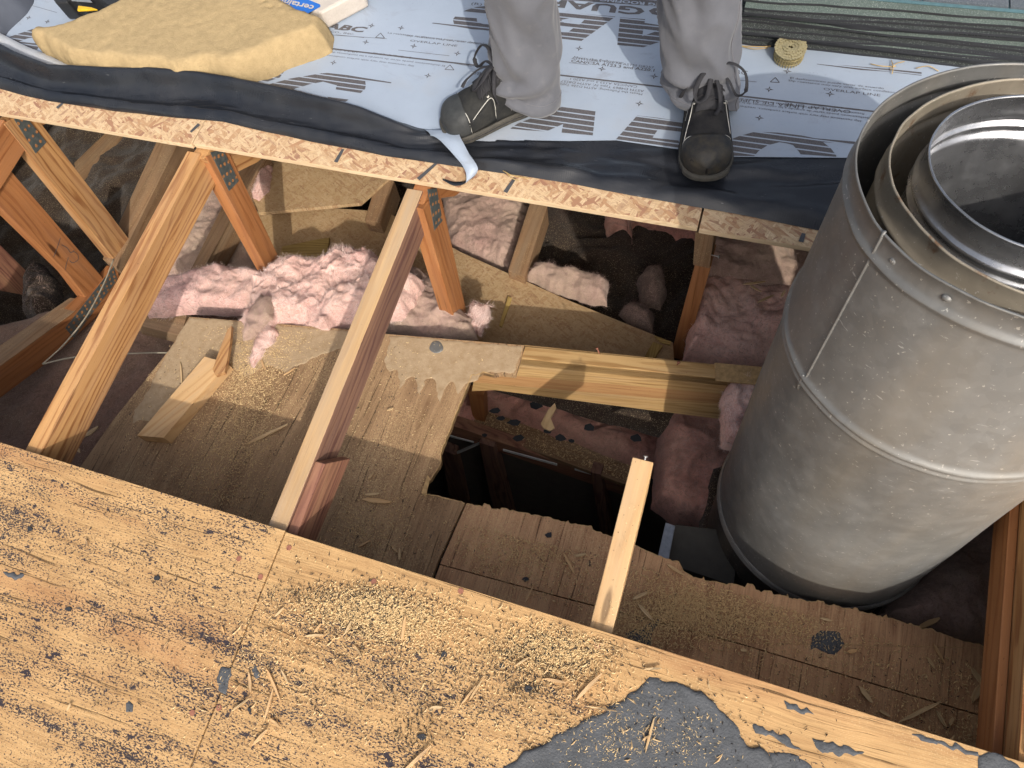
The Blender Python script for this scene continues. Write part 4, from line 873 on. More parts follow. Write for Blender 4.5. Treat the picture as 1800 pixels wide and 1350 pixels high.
text('El deslizamiento puede variar de acuerdo a las condiciones de la superficie', 1400, 192, .005, up=False, sx=1.45)
text('Resistance du glissement peut varier dependant de la temperature', 1410, 187, .005, up=False, sx=1.3)
text('OVERLAP LINE', 1497, 162, .0065, sx=1.9); text('Slip resistance may vary with surface conditions', 1480, 152, .005, sx=1.6); text('El deslizamiento puede variar de acuerdo', 1470, 146, .005, sx=1.6)
text('CAN/CSA A123.3 and A220.1', 1077, 115.5, .0075, sx=1.5, bold=.0002); text('ASTM D4869 Type IV, ASTM D8257', 1076, 110.5, .006, sx=1.5); text('Meets the Following:', 1052, 105.5, .0062, sx=1.6)
text('CAN/CSA A123.3 and A220.1', 1060, 145, .0062, up=False, sx=1.45); text('ASTM D4869 Type IV, ASTM D8257', 1058, 151, .0062, up=False, sx=1.45); text('Meets the Following: ASTM D226 Type II', 1052, 156, .0058, up=False, sx=1.45)
text('OVERLAP LINE', 762, 76, .0062, sx=2.2); text('Slip resistance may vary with surface conditions', 800, 72, .005, sx=1.9); text('La resistance au glissement peut varier dependant', 770, 67.5, .005, sx=1.9)
text('OVERLAP LINE', 690, 97.5, .0058, up=False, sx=2.0); text('LÍNEA DE SUP', 600, 88, .0058, up=False, sx=1.8); text('El deslizamiento puede variar de acuerdo a las condiciones de la superficie', 660, 101, .0048, up=False, sx=1.8); text('Slip resistance may vary with surface conditions', 650, 106.5, .0048, up=False, sx=1.8)
text('ABC', 605, 49, .017, sx=2.3, shear=.3, bold=.001); text('CO., INC.', 602, 58, .006, sx=1.9)
text('ABC', 842, 129, .010, up=False, sx=1.4); text('ABC', 1297, 127, .012, sx=1.3); text('(R)', 838, 7, .008, sx=2.2)
def star(u, v, s=.0085):
    o = ROOF(GZ+.0005).hit(u, v); P = []
    for i in range(8):
        r_ = s if i % 2 == 0 else s*.3; a = i*math.pi/4; P.append(o+EX*math.cos(a)*r_*1.15+EYR*math.sin(a)*r_)
    Q = [o+EX*math.cos(i*math.pi/2)*s*.26+EYR*math.sin(i*math.pi/2)*s*.22+NR*.0003 for i in range(4)]
    mesh('printed_star', P, [list(range(8))], MT['ink'], UL); mesh('star_centre', Q, [[0,1,2,3]], MT['grey_sheet'], UL)
for p in ((643,74),(727,81),(705,49),(804,94),(752,133),(586,110),(653,45),(1018,85),(1058,121),(1150,134),(1124,182),(1384,125),(1352,157),(1459,165),(1335,207),(880,95),(83,38),(50,31),(965,93)): star(*p)
for u, v in ((1362,140),(790,118),(668,62)):
    o = [ROOF(GZ+.0005).hit(u+a, v+b) for a, b in ((-8,4),(8,5),(1,-4))]
    for i in range(3):
        a, b = o[i], o[(i+1) % 3]; s = np.cross(b-a, NR); s = s/np.linalg.norm(s)*.0009; mesh('recycling_mark', [a-s, a+s, b+s, b-s], [[0,1,2,3]], MT['ink'], UL)
# white folded strip at upper left and torn curl by the shoe
def ribbon(name, ctr, widths, label, m, m2=None, cat='torn strip', wd=None):
    P = smooth_path(ctr, 60); n = len(P); ws = np.interp(np.linspace(0,1,n), np.linspace(0,1,len(widths)), widths); wds = [np.array(w, float) for w in wd]; V = []; Fc = []
    for i, p in enumerate(P):
        f = i/(n-1)*(len(wds)-1); a = int(min(f, len(wds)-1.001)); w = wds[a]*(1-f+a)+wds[a+1]*(f-a); w /= np.linalg.norm(w)
        V += [p-w*ws[i]/2, p, p+w*ws[i]/2]
    for i in range(n-1): Fc += [[3*i, 3*i+1, 3*i+4, 3*i+3], [3*i+1, 3*i+2, 3*i+5, 3*i+4]]
    o = mesh(name, V, Fc, m, None, g=(EX, NR), smooth=True, label=label, cat=cat)
    so = o.modifiers.new('s', 'SOLIDIFY'); so.thickness = .0009; so.offset = -1
    if m2: o.data.materials.append(m2); so.material_offset = 1
    return o
def rp(u, v, h): return ROOF(h).hit(u, v)
ribbon('torn_strip', [rp(748,228,.006), rp(778,232,.03), rp(792,246,.042), rp(808,268,.040), rp(825,290,.034), rp(829,304,.026), rp(822,318,.014), rp(800,323,.008), rp(778,315,.012)], [.006,.058,.054,.044,.034,.024,.016,.010,.003],
       'thin curled torn strip hanging over the strand board next to the left shoe', MT['black_film'], MT['grey_sheet'], wd=[(1,.3,0),(1,.35,.3),(1,0,.2),(1,.0,.0),(1,.1,0),(1,.5,0),(.5,1,0),(.2,1,.2),(0,1,.2)])
# fold-back strip along the upper left
P0 = [(-60,40),(0,70),(36,89),(75,104),(110,120),(140,133)]; 
ribbon('folded_strip', [rp(*p, .016) for p in P0], [.03,.034,.036,.032,.03,.02], 'white folded-over edge strip at upper left between foam slab and black membrane', MT['strip_white'], MT['strip_white'], wd=[(.2,1,.3),(.4,1,.3),(.5,1,.3)])

# ---------------------------------------------------------------- foam slab, wrapped package, shingles, coil, tool
def foamprof(p, h, d):
    hh = h; c = fbm(p[0]*9, p[1]*9, 3, 4)
    hh += .0025*fbm(p[0]*5, p[1]*5, 3, 3)*min(1, d/.02)+.0013*fbm(p[0]*45, p[1]*80, 1, 4)-.006*max(0, fbm(p[0]*17+5, p[1]*17, 12, 2)-.5)*min(1, d/.02)-.005*max(0, fbm(p[0]*14, p[1]*30, 6, 3)-.45)
    cr = abs(fbm(p[0]*11+4, p[1]*26, 8, 3)); return hh-(.008*max(0, 1-cr/.05) if p[1] > 1.40+.15*0 else .0)
blanket('foam_slab', [(76,96),(110,112),(150,140),(200,147),(300,151),(432,152),(470,138),(505,122),(545,110),(583,92),(582,70),(560,52),(500,22),(400,-20),(330,-48),(262,20),(240,34),(170,66),(100,80)], ROOF(GZ), .075, MT['foam'], None, res=.0055, edge=.026, amp=.0012, freq=9, jit=.012, flat=.5, prof=foamprof, g=(EX, NR), label='thick ochre slab of hardened spray foam lying on the printed underlayment', cat='foam slab')
PKG = thing('wrapped_package', 'cream plastic-wrapped package with blue label behind the foam slab', 'package', rp(560,20,GZ))
pk = [(430,-30),(471,18),(577,52),(649,13),(646,-30),(560,-90)]
base = [rp(*p, GZ+.001) for p in pk]; slab('package_body', [p+NR*.05 for p in base], -NR*.049, MT['wrap_white'], (EX, NR), PKG, .006)
lab = [ROOF(GZ+.0525).hit(*p) for p in ((455,-8),(470,4),(537,26),(563,12),(563,8),(505,-16),(470,-34))]
mesh('blue_label', lab, [list(range(len(lab)))], MT['wrap_blue'], PKG)
a, b = ROOF(GZ+.053).hit(548,12), ROOF(GZ+.053).hit(480,-4); dd = b-a; text('certainteed', 508, 4, .017, 'wrap_white', ROOF(GZ+.0535), False, 1.35, PKG, 'label_text', math.atan2(-dd[1], -dd[0]) , .0006)
SG = 'roof shingles stacked in the bundle'
P0 = rp(1286,80,0); PE = rp(1680,124,0); sd = (PE-P0)/np.linalg.norm(PE-P0); fd = np.cross(NR, sd)
x0 = np.array(P0)
NS = 15
for i in range(NS):
    off = .0+.0022*i+random.uniform(-.003, .003)+.008*math.sin(i*.9); lf = random.uniform(-.006, .006)+(.010 if i > 9 else 0); th = .0052
    z = GZ+.001+i*.0062; m = MT['shingle_green'] if i in (4, 8, 13, 14) else MT['shingle_dark']
    N_ = 26; top = []
    for k in range(N_+1):
        t = k/N_; y = off+.006*fbm(t*6, i*.7, 2, 2)+(.012*math.sin(t*4+i*.4) if i > 7 else .004*math.sin(t*5+i)); top.append(x0+NR*(z+th)+sd*(lf+t*1.0)+fd*y)
    top += [x0+NR*(z+th)+sd*(lf+1.0)+fd*.335, x0+NR*(z+th)+sd*lf+fd*.335]
    lb = 'greenish granule shingle, %s in the stack behind the nail coil' if m == MT['shingle_green'] else 'charcoal shingle edge, %s in the stack behind the nail coil'
    ordn = ('lowest','second from bottom','third from bottom','fourth from bottom','fifth from bottom','sixth from bottom','seventh from bottom','eighth, the middle one','seventh from top','sixth from top','fifth from top','fourth from top','third from top','second from top','topmost of the front')[i]
    so_ = slab('shingle', top, -NR*th, m, (sd, NR), None, 0, label=lb % ordn, cat='shingle', group=SG); so_.data.materials.append(MT['tarbit'])
    for f in so_.data.polygons:
        if f.normal[2] < .6: f.material_index = 1  # sides coloured black to stand for the dark gaps between layers
z = GZ+NS*.0062+.001
def onst(a, b, h): return x0+sd*a+fd*b+NR*h
sl_ = [onst(.012,.070,z+.004), onst(1.02,.105,z+.004), onst(1.02,.36,z+.004), onst(.012,.33,z+.004)]
slab('blue_strip_shingle', [onst(.004,.052,z+.002), onst(1.03,.060,z+.002), onst(1.03,.34,z+.002), onst(.004,.33,z+.002)], -NR*.002, MT['blue_film'], (sd, NR), None, 0, label='turquoise sealing strip showing as a thin band on the shingle stack', cat='sealing strip')
for k, (a, b) in enumerate(((.012,.20),(.203,.345),(.348,.50),(.503,.68),(.683,1.03))):
    slab('slate_tab', [onst(a,.058+.010*a,z+.006), onst(b,.058+.010*b,z+.006), onst(b-.03,.36,z+.006), onst(a-.03,.36,z+.006)], -NR*.004, MT['shingle_slate'], (sd, NR), None, 0, label='slate blue shingle tab on the stack, %s from the left' % ('first','second','third','fourth','fifth')[k], cat='shingle tab', group='slate tabs on top of the stack')
# nail coil
co_ = rp(1385,102,GZ); CL = thing('nail_coil', 'small coil of yellowish roofing nails standing by the shingle stack', 'nail coil', co_, None)
cr = .029; shk = []; hd = []; w1 = []
nid = 0; extraV = []
def cylv(p, q, r, seg=6):
    p = np.array(p); q = np.array(q); t = q-p; t = t/np.linalg.norm(t); a = np.cross(t, (.3,.2,1)); a /= np.linalg.norm(a); b = np.cross(t, a); V = []
    for c in (p, q):
        for j in range(seg): V.append(c+(a*math.cos(2*math.pi*j/seg)+b*math.sin(2*math.pi*j/seg))*r)
    F_ = [[j, (j+1) % seg, seg+(j+1) % seg, seg+j] for j in range(seg)]+[list(range(seg))[::-1], [seg+j for j in range(seg)]]
    return V, F_
for ring, (rr, cnt) in enumerate(((cr, 32), (cr*.80, 26), (cr*.61, 20), (cr*.42, 14), (cr*.24, 7))):
    for j in range(cnt):
        a = 2*math.pi*j/cnt+ring*.3; d = EX*math.cos(a)+EYR*math.sin(a); tg = -EX*math.sin(a)+EYR*math.cos(a)
        hz_ = .029+.0025*math.sin(a*1.0+ring)-.002*ring*0+random.uniform(-.0008,.0008); p = co_+d*rr+NR*.001; q = co_+d*rr*1.02+tg*.004+NR*hz_
        V1, F1 = cylv(p, q, .0014); V2, F2 = cylv(q, q+NR*.0012, .0034, 9); k0 = len(V1)
        nid += 1
        mesh('nail', V1+V2, F1+[[i+k0 for i in f] for f in F2], None, CL, mats=[MT['brass'], MT['brasshead']], fm=[0]*len(F1)+[1]*len(F2))
for hh in (.009, .020):
    tube('binding_wire', [co_+(EX*math.cos(t)+EYR*math.sin(t))*(cr+.0022)+NR*hh for t in np.linspace(0, 2*math.pi, 40)], .0005, MT['brass'], CL, seg=5)
# black and yellow tool at the upper edge
TL = thing('nail_gun', 'black and yellow power tool lying behind the foam slab at the top edge', 'power tool', rp(150,5,GZ))
tb = [(74,-14),(97,20.5),(118,19),(120,13),(136,16),(150,14),(172,12),(190,24),(205,24),(235,18),(262,-20),(300,-80),(200,-110),(100,-80)]
slab('tool_body', [ROOF(GZ+.06).hit(u, v-16) for u, v in tb], -NR*.055, MT['tool_black'], (EX, NR), TL, .008)
pslab('yellow_grip', [(135,18),(137,9),(160,12),(171,16)], ROOF(GZ+.064), .006, MT['tool_yellow'], (1,0,0), TL, .002)
pslab('yellow_cover', [(219,-4),(226,8),(234,2),(240,-10)], ROOF(GZ+.068), .02, MT['tool_yellow'], (1,0,0), TL, .003)
pslab('rating_plate', [(122,-6),(126,1),(162,4),(152,-7)], ROOF(GZ+.0635), .002, MT['zinc'], (1,0,0), TL, .0003)
blanket('slate_cloth', [(-140,80),(8,66),(16,52),(30,38),(48,22),(60,4),(64,-30),(-100,-60)], ROOF(GZ), .10, MT['bag'], None, res=.012, edge=.10, amp=.006, freq=7, label='dark slate blue cloth bundle at the upper left corner', cat='cloth bundle')
# loose pine needles
for i, (a, b, c) in enumerate((((1355,81),(1335,82),(1290,80)), ((1350,84),(1325,86),(1300,80)), ((1610,120),(1632,116),(1650,125)), ((1565,122),(1575,112),(1590,108)), ((1568,130),(1570,118),(1567,106)), ((1530,112),(1550,116),(1575,117)), ((884,300),(900,308),(930,314)), ((888,301),(898,312),(912,318)))):
    tube('pine_needle', smooth_path([rp(*a, GZ+.004), rp(*b, GZ+.008), rp(*c, GZ+.003)], 10), .0009, MT['pine_needle'], seg=5, label='dry pine needle %s' % ('beside the nail coil, pointing left','beside the nail coil, lower one','near the vent pipe rim, bent','right of the shingle stack foot, short','standing almost upright by the shingle stack','lying along the shingle stack foot','on the strand board edge below the right shoe, longer','on the strand board edge below the right shoe, shorter')[i], cat='pine needle', group='dry pine needles')

# ---------------------------------------------------------------- tar felt remnants, sawdust, splinters
felt = [(880,1356),(925,1322),(985,1290),(1040,1262),(1085,1238),(1108,1215),(1160,1190),(1182,1197),(1205,1212),(1232,1212),(1252,1228),(1264,1246),(1290,1270),(1302,1296),(1335,1315),(1352,1340),(1352,1400),(1300,1460),(860,1460)]
blanket('felt_remnant', felt, ROOF(.0004), .0022, MT['tar'], None, res=.004, edge=.004, amp=.0007, jit=.006, freq=35, prof=lambda p, h, d: h+.004*max(0, fbm(p[0]*14, p[1]*14, 3, 2)+.25)*math.exp(-(d/.010))*(d > 0), g=(EX, NR), label='big grey-black remnant of tar felt on the near plywood, sprinkled with sawdust', cat='tar felt')
for i, (pix, lb) in enumerate((([(1352,1322),(1395,1326),(1425,1345),(1440,1380),(1360,1380)], 'grey felt piece right of the big remnant at the bottom edge'), ([(1720,1330),(1745,1322),(1790,1345),(1800,1375),(1725,1375)], 'blue-grey felt tuft at the lower right corner'), ([(1590,1284),(1640,1299),(1720,1323),(1728,1334),(1680,1318),(1620,1300)], 'thin tar streak along the plywood edge at lower right'), ([(1375,1232),(1400,1240),(1435,1256),(1412,1254),(1385,1246)], 'irregular tar patch left of centre near the lower right plywood edge'), ([(1322,1275),(1350,1282),(1380,1292),(1405,1318),(1390,1316),(1362,1296),(1330,1288)], 'forked tar streak beside the big felt remnant'), ([(1430,1300),(1470,1306),(1520,1325),(1480,1328),(1440,1318)], 'broad tar patch at the bottom edge right of the felt'), ([(380,1190),(388,1175),(407,1174),(404,1192),(396,1218),(386,1212)], 'black tar patch on the seam of the near plywood'), ([(222,1240),(226,1232),(235,1236),(232,1248),(222,1252)], 'small black tar chip left of the seam near the bottom'), ([(6,1005),(20,1006),(42,1012),(38,1019),(15,1015)], 'flat black tar patch near the left picture edge'), ([(444,1172),(452,1170),(458,1186),(450,1192),(445,1182)], 'black tar chip right of the seam patch'), ([(1430,1118),(1446,1108),(1478,1112),(1482,1130),(1474,1148),(1452,1146),(1428,1140)], 'star-shaped tar patch on the old plywood below the pipe'), ([(1098,1112),(1130,1102),(1160,1086),(1150,1110),(1146,1132),(1118,1134)], 'black tar patch beside the foot of the pale rafter stub'))):
    pl = ROOF(.0004) if i < 10 else LOW(-.0015)
    blanket('tar_patch', pix, pl, .0016, MT['tar'], None, res=.003, edge=.003, amp=.0006, jit=.004, freq=90, label=lb, cat='tar patch', group='tar remnants on the boards')
for i, (u, v, s, pl, lb) in enumerate(((965,940,8,0,'pointed dark shingle chip near the torn edge in front of the hole'), (925,1018,7,0,'dark square chip left of the long crack'), (1037,990,5,0,'tall narrow dark sliver on the reddish plywood'), (885,1062+0,5,1,''), (720,1122,5,1,'small blue-black sliver standing in the sawdust pile'), (882,1170,7,1,'dark chip in the sawdust, below the right pile'), (928,1210,9,1,'dark flake cluster in the sawdust left of the felt'), (740,1295,9,1,'dark purple flake near the bottom centre'), (780,1150,8,1,'purple-brown flake in the middle of the near plywood'), (1140,1205+0,6,1,'dark chip just left of the felt point'), (438,1248,6,1,'grey shingle chip below the crossed splinters'), (120,1070,6,1,'dark chip left of centre on the near plywood'), (275,1016,6,1,'dark crumb on the golden plywood at left'), (52,930,6,1,'dark crumb at the left near the rafter foot'))):
    if not lb: continue
    r = random.Random(i*3+1); k = 6; pts = [(u+s*math.cos(a)*r.uniform(.5,1.2)*(.35 if 'liver' in lb else 1), v+s*math.sin(a)*r.uniform(.6,1.2)*(1.6 if 'liver' in lb else .8)) for a in np.linspace(0, 6.28, k+1)[:-1]]
    pslab('shingle_chip', pts, (ROOF(.0025) if pl else LOW(.001)), .002, MT['tarbit'], (1,0,0), None, 0, label=lb, cat='shingle chip', group='dark chips on the boards')
near_ok = lambda u, v: v > 806+.3135*(u-80)+6
low_ok = lambda u, v: v < 780+.3135*u-4
k1 = dict(clip=near_ok)
chips('sawdust', MT['sawdust'], [(660,1075,60,22,3.0),(720,1100,50,22,2.2),(620,1060,55,16,1.5),(960,1135,55,22,2.6),(1010,1160,40,22,1.4),(820,1130,110,40,1.0),(560,1110,80,50,.7),(900,1200,120,50,1.0),(700,1230,170,60,.8),(1100,1290,80,40,1.3),(480,1150,60,60,.6),(1180,1300,60,40,.5),(800,1300,240,40,.6)], ROOF(.0008), 21000, .0009, .0036, .0012, 5, label='sawdust heaped and strewn over the near plywood', cat='sawdust', kind='stuff', **k1)
MT['darkgrain'] = plain('dark_crumbs', (.045,.038,.035), .9, 0, 0, 0, .5, 300)
chips('tar_crumbs', MT['darkgrain'], [(580,1045,70,12,.8),(660,1070,70,25,1.4),(960,1150,70,28,1.4),(760,1200,180,60,1.6),(300,1050,220,110,1.6),(1200,1280,110,50,.5),(930,1210,26,14,.25),(735,1290,26,16,.25)], ROOF(.0008), 7000, .0009, .0042, .0014, 6, label='black tar crumbs scattered over the near plywood', cat='crumbs', kind='stuff', **k1)
k2 = dict(clip=low_ok)
lowA_poly = [(345,570),(900,612),(800,700),(750,865),(815,885),(770,985),(500,930),(150,800),(240,740),(300,620)]
lowB_poly = [(825,893),(1190,1000),(1560,1092),(1745,1150),(1742,1320),(1500,1250),(780,990)]
chips('sawdust', MT['sawdust'], [(445,660,34,30,2.4),(420,740,40,60,3.2),(380,850,60,60,3.0),(470,600,40,20,1.0),(640,930,40,40,.9),('poly',lowA_poly,1.6),('poly',lowA_poly,.6),(690,880,30,20,.3)], LOW(.0012), 15000, .0009, .0034, .0012, 7, label='sawdust sprinkled over the water-stained old plywood', cat='sawdust', kind='stuff', clip=lambda u, v: low_ok(u, v) and not (u > 770 and v > 690) and not (u < 235+(735-v)*.55 and v < 900) and u > 160 and v > 560+.085*(u-330) and (u < 760 or v < 640))
chips('sawdust', MT['sawdust'], [(1180,1070,60,30,2.2),(1240,1080,70,28,2.2),(1350,1095,60,20,1.2),('poly',lowB_poly,3.2),(1120,1100,40,20,.8),(930,960,70,30,1.2)], LOW(.001), 17000, .0010, .0044, .0013, 8, label='sawdust strewn over the reddish splintered plywood strip', cat='sawdust', kind='stuff', clip=lambda u, v: low_ok(u, v) and v > max(885+.31*(u-815), 1008+.245*(u-1210))+8 and u < 1742)
chips('tar_crumbs', MT['darkgrain'], [('poly',lowA_poly,1),('poly',lowB_poly,.8)], LOW(.001), 1500, .0009, .0038, .0012, 9, label='black crumbs scattered over the old plywood', cat='crumbs', kind='stuff', clip=lambda u, v: low_ok(u, v) and ((u < 735 and v > 600 and u > 250) or (u > 830 and v > 900+.31*(u-815) and u < 1740 and not (u > 1190 and v < 1015+.25*(u-1210)))))
chips('sawdust', MT['sawdust'], [(1095,1080,14,16,1),(1118,960,12,30,.3)], ZP(.0-.003, S), 260, .0008, .0035, .001, 12, label='sawdust on the top of the pale rafter stub', cat='sawdust', kind='stuff', clip=lambda u, v: v > 818 and abs(u-(1061+(1110-v)*.238)) < 11)

SPL = [ # (u0,v0,u1,v1,width px, plane key, label)
 (690,1325,735,1160,0,0,''),
 (438,1178,443,1216,5,1,'short upright splinter left of the crossed pair'), (468,1170,494,1232,5,1,'long leaning splinter of the crossed group'), (494,1175,508,1200,4,1,'short splinter right of the crossed group'), (464,1270,482,1210,4,1,'pale splinter under the crossed group'), (407,1250,440,1228,4,1,'thin splinter pointing at the grey chip'),
 (474,1262,494,1278,6,1,'stubby splinter right of the grey chip'), (444,1310,472,1282,6,1,'double pale splinter at the bottom left of centre'), (483,1084,500,1068,4,1,'pale splinter near the seam in the sawdust'), (536,1118,570,1116,5,1,'flat pale splinter lying across, left of the main pile'), (552,1112,566,1096,4,1,'small pale splinter above the flat one'),
 (606,1115,620,1092,5,1,'brown splinter at the left edge of the main pile'), (706,1130,714,1082,6,1,'upright brown splinter in the main sawdust pile'), (622,1132,638,1155,4,1,'thin splinter below the main pile'), (757,1243,760,1250,9,1,'pale round flake below centre'), (808,1242,838,1205,4,1,'pale pair of splinters at centre bottom'), (824,1232,848,1196,4,1,'slim splinter beside the pale pair'),
 (1010,1232,1058,1184,8,1,'long pale splinter left of the felt point'), (953,1192,995,1200,6,1,'brown splinter lying across the right pile'), (905,1170,930,1156,4,1,'thin brown sliver at the right pile'), (1130,1176,1163,1175,5,1,'pale splinter just above the felt point'), (1025,1240,1085,1250,3,1,'thin straw-like splinter touching the felt'), (1133,1325,1150,1262,5,1,'long pale splinter standing on the tar felt'), (1128,1302,1142,1292,4,1,'short splinter on the tar felt'), (755,1244,778,1243,7,1,'flat chip left of the pale pair'), (705,1360,760,1310,7,1,'broad brown splinter at the bottom edge'),
 (118,1250,126,1236,4,1,'short splinter at lower left'), (150,945,158,962,3,1,'fine splinter at left near the deck edge'), (395,1115,392,1100,3,1,'tiny splinter left of the seam'),
 (635,877,688,884,9,0,'flat pale splinter on the plywood under the block'), (640,870,668,868,5,0,'small splinter above the flat one under the block'), (688,958,700,972,5,0,'short curved splinter near the near edge, left piece'), (702,986,703,964,5,0,'short curved splinter near the near edge, right piece'), (628,962,652,951,4,0,'thin splinter by the block foot'), (647,842,658,832,5,0,'small chip right of the reddish block'), (430,782,508,747,6,0,'long brown splinter right of the loose block'), (147,768,175,752,8,2,'pale splinter lying on the mauve batt at left'), (133,783,142,797,6,2,'pale chip on the mauve batt by the deck edge'), (498,660,520,648,3,0,'white curved shaving on the stained plywood'), (318,636,321,682,3,0,'upright thin needle of wood on the dusty patch'), (460,632,466,650,4,0,'brown sliver in the sawdust under the tufts'), (680,722,692,718,4,0,'tiny pale splinter right of the weathered rafter'),
 (990,970,1010,1010,5,0,'leaning splinter on the reddish plywood, left'), (958,1045,970,1030,0,0,''), (922,1062,938,1030,4,0,'thin splinter near the deck edge by the dark chip'), (1010,978,1030,974,5,0,'short flat splinter on the reddish plywood'), (1110,1054,1138,1042,7,0,'brown splinter right of the rafter stub'), (1120,1060,1148,1092,7,0,'reddish splinter pointing at the tar patch'), (1172,992,1202,1012,6,0,'pale splinter at the torn edge near the pipe'), (1300,1142,1312,1144,6,0,'pale chip below the crack, middle'), (1488,1146,1505,1144,8,0,'yellow chip right of the star-shaped patch'), (1440,1086,1462,1092,5,0,'dark sliver at the splintered edge under the pipe'), (1574,1272,1652,1234,8,0,'long pale splinter at lower right'), (1545,1248,1564,1260,6,0,'short splinter left of the long one at lower right'), (1510,1205,1532,1236,9,0,'striped brown splinter left of the lower right group'), (1645,1248,1662,1278,7,0,'upright splinter right of the long one'), (1668,1276,1674,1262,7,0,'broken piece beside the upright splinter'), (1704,1170,1728,1205,9,0,'upper arm of the bent splinter by the right rafter'), (1706,1236,1726,1200,13,0,'broad lower arm of the bent splinter by the right rafter'), (1640,1130,1658,1166,6,0,'curled splinter under the dusty insulation'), (1630,1155,1642,1176,6,0,'whitish chip left of the curled splinter'), (1664,1312,1676,1292,4,0,'thin splinter at the bottom by the right rafter'),
 (1610,1105,1650,1088,11,3,'stout pale splinter lying on the dusty insulation at right'), (1305,500,1345,497,4,4,'thin yellow splinter on the grey-topped batt, upper'), (1330,532,1360,520,4,4,'yellow splinter on the quilted batt, left'), (1372,523,1380,512,5,4,'short yellow splinter on the quilted batt, right'), (1318,502,1338,514,3,4,'thin crossed splinter on the grey-topped batt')]
for nm_, pl_, sp_, n_, sd_0, cl_, lb_ in (('wood_shavings', ROOF(.0015), [(640,1130,150,60,2),(1000,1190,120,50,2),(820,1260,200,60,1),(1140,1290,80,40,.8),(500,1220,60,60,.6)], 330, 31, near_ok, 'thin pale wood shavings strewn over the near plywood'),
    ('wood_shavings', LOW(.0015), [('poly',lowB_poly,2.2),(1200,1070,60,30,.8),(660,930,50,30,.5),(400,800,90,80,1.2)], 230, 32, lambda u, v: low_ok(u, v) and ((u < 735 and v > 600 and u > 250) or (u > 830 and v > max(900+.31*(u-815), 1020+.25*(u-1210)) and u < 1735)), 'thin pale wood shavings on the old plywood')):
    chips(nm_, MT['splwood'], sp_, pl_, n_, .002, .0065, .0015, sd_0, elong=3.2, label=lb_, cat='wood shavings', kind='stuff', clip=cl_)
PLK = {0: LOW(.003), 1: ROOF(.003), 2: ZP(-.295), 3: ZP(-.30), 4: ZP(-.285)}
for i, (a, b, c, d, w, pk_, lb) in enumerate(SPL):
    if not lb: continue
    r = random.Random(i); pl = PLK[pk_]; L = math.hypot(c-a, d-b); nx_, ny_ = -(d-b)/L, (c-a)/L; w *= .5
    pts = [(a+nx_*w*r.uniform(.1,.5), b+ny_*w*r.uniform(.1,.5)), (a+(c-a)*.35+nx_*w, b+(d-b)*.35+ny_*w), (a+(c-a)*.8+nx_*w*.8, b+(d-b)*.8+ny_*w*.8), (c+nx_*w*.2, d+ny_*w*.2), (c-nx_*w*.4, d-ny_*w*.4), (a+(c-a)*.6-nx_*w, b+(d-b)*.6-ny_*w), (a+(c-a)*.2-nx_*w*.7, b+(d-b)*.2-ny_*w*.7)]
    P = [pl.hit(*p) for p in pts]; n = pl.n; lift = r.uniform(.0, .004); P = [p+n*(.003+lift*(k in (2,3,4))) for k, p in enumerate(P)]
    mm = MT['splwood'] if r.random() > .3 else MT['fir_pale']
    slab('wood_splinter', P, -n*.003, mm, (P[3]-P[0], n), None, .0004, label=lb, cat='wood splinter', group='wood splinters')
# rusty nail heads in the near sheet
for i, (u, v) in enumerate(((508,963),(657,1022),(810,1039),(385,1244),(458,1014),(338,1253),(1050,1135),(420,982))):
    o = ROOF(.0006).hit(u, v); mesh('rusty_nail', [o+EX*math.cos(a)*.005+EYR*math.sin(a)*.005+NR*(.0006 if k else 0) for k in (0,1) for a in np.linspace(0, 6.283, 15)[:-1]], [[j, (j+1) % 14, 14+(j+1) % 14, 14+j] for j in range(14)]+[[14+j for j in range(14)]], MT['rustnail'], None,
         label='rusty nail head in the near plywood, %s' % ('right of the seam top','left of the two on the pale edge strip','right one on the pale edge strip','at the seam low down','left of the seam near its top','low on the left sheet','near the foot of the rafter stub','left of the seam near the dark crumbs')[i], cat='nail head', group='rusty nail heads')

# ---------------------------------------------------------------- the worker
PS = thing('person', 'worker in grey trousers and black laced work shoes standing on the membrane', 'person', (-.30,1.28,roofz(1.28)))
def lerp(a, b, t): return np.array(a)*(1-t)+np.array(b)*t
hipc = np.array([-.30, 1.34, 1.16])
LEG = {'L': [np.array([-.487,1.262,.26]), np.array([-.470,1.262,.50]), np.array([-.445,1.25,.70]), np.array([-.385,1.33,1.10])],
       'R': [np.array([-.112,1.318,.27]), np.array([-.144,1.316,.50]), np.array([-.165,1.29,.72]), np.array([-.215,1.33,1.10])]}
# continuous body under the clothes
bm_v = [hipc, hipc+[0,0,.16], hipc+[0,.0,.36], hipc+[0,-.01,.44], hipc+[0,-.02,.50], hipc+[0,-.05,.60], hipc+[0,-.06,.68]]
bm_r = [.13, .12, .13, .07, .055, .085, .07]; be = [(i, i+1) for i in range(6)]
def addv(p, r_, par): bm_v.append(np.array(p, float)); bm_r.append(r_); be.append((par, len(bm_v)-1)); return len(bm_v)-1
for sgn, key in ((-1,'L'), (1,'R')):
    q = LEG[key]; a = addv(q[3]-[0,0,.06], .075, 0); a = addv(q[2], .055, a); a = addv(q[1], .045, a); a = addv(q[0]+[0,0,.06], .038, a)
    a = addv(hipc+[sgn*.17,-.01,.38], .055, 2); a = addv(hipc+[sgn*.24,-.03,.12], .042, a); a = addv(hipc+[sgn*.20,-.20,-.02], .03, a); h0 = addv(hipc+[sgn*.18,-.28,-.03], .03, a)
    for f in range(4): b = addv(hipc+[sgn*(.155+.018*f),-.33,-.04], .009, h0); b = addv(hipc+[sgn*(.155+.018*f),-.355,-.065], .008, b)
    b = addv(hipc+[sgn*.14,-.30,-.05], .010, h0)
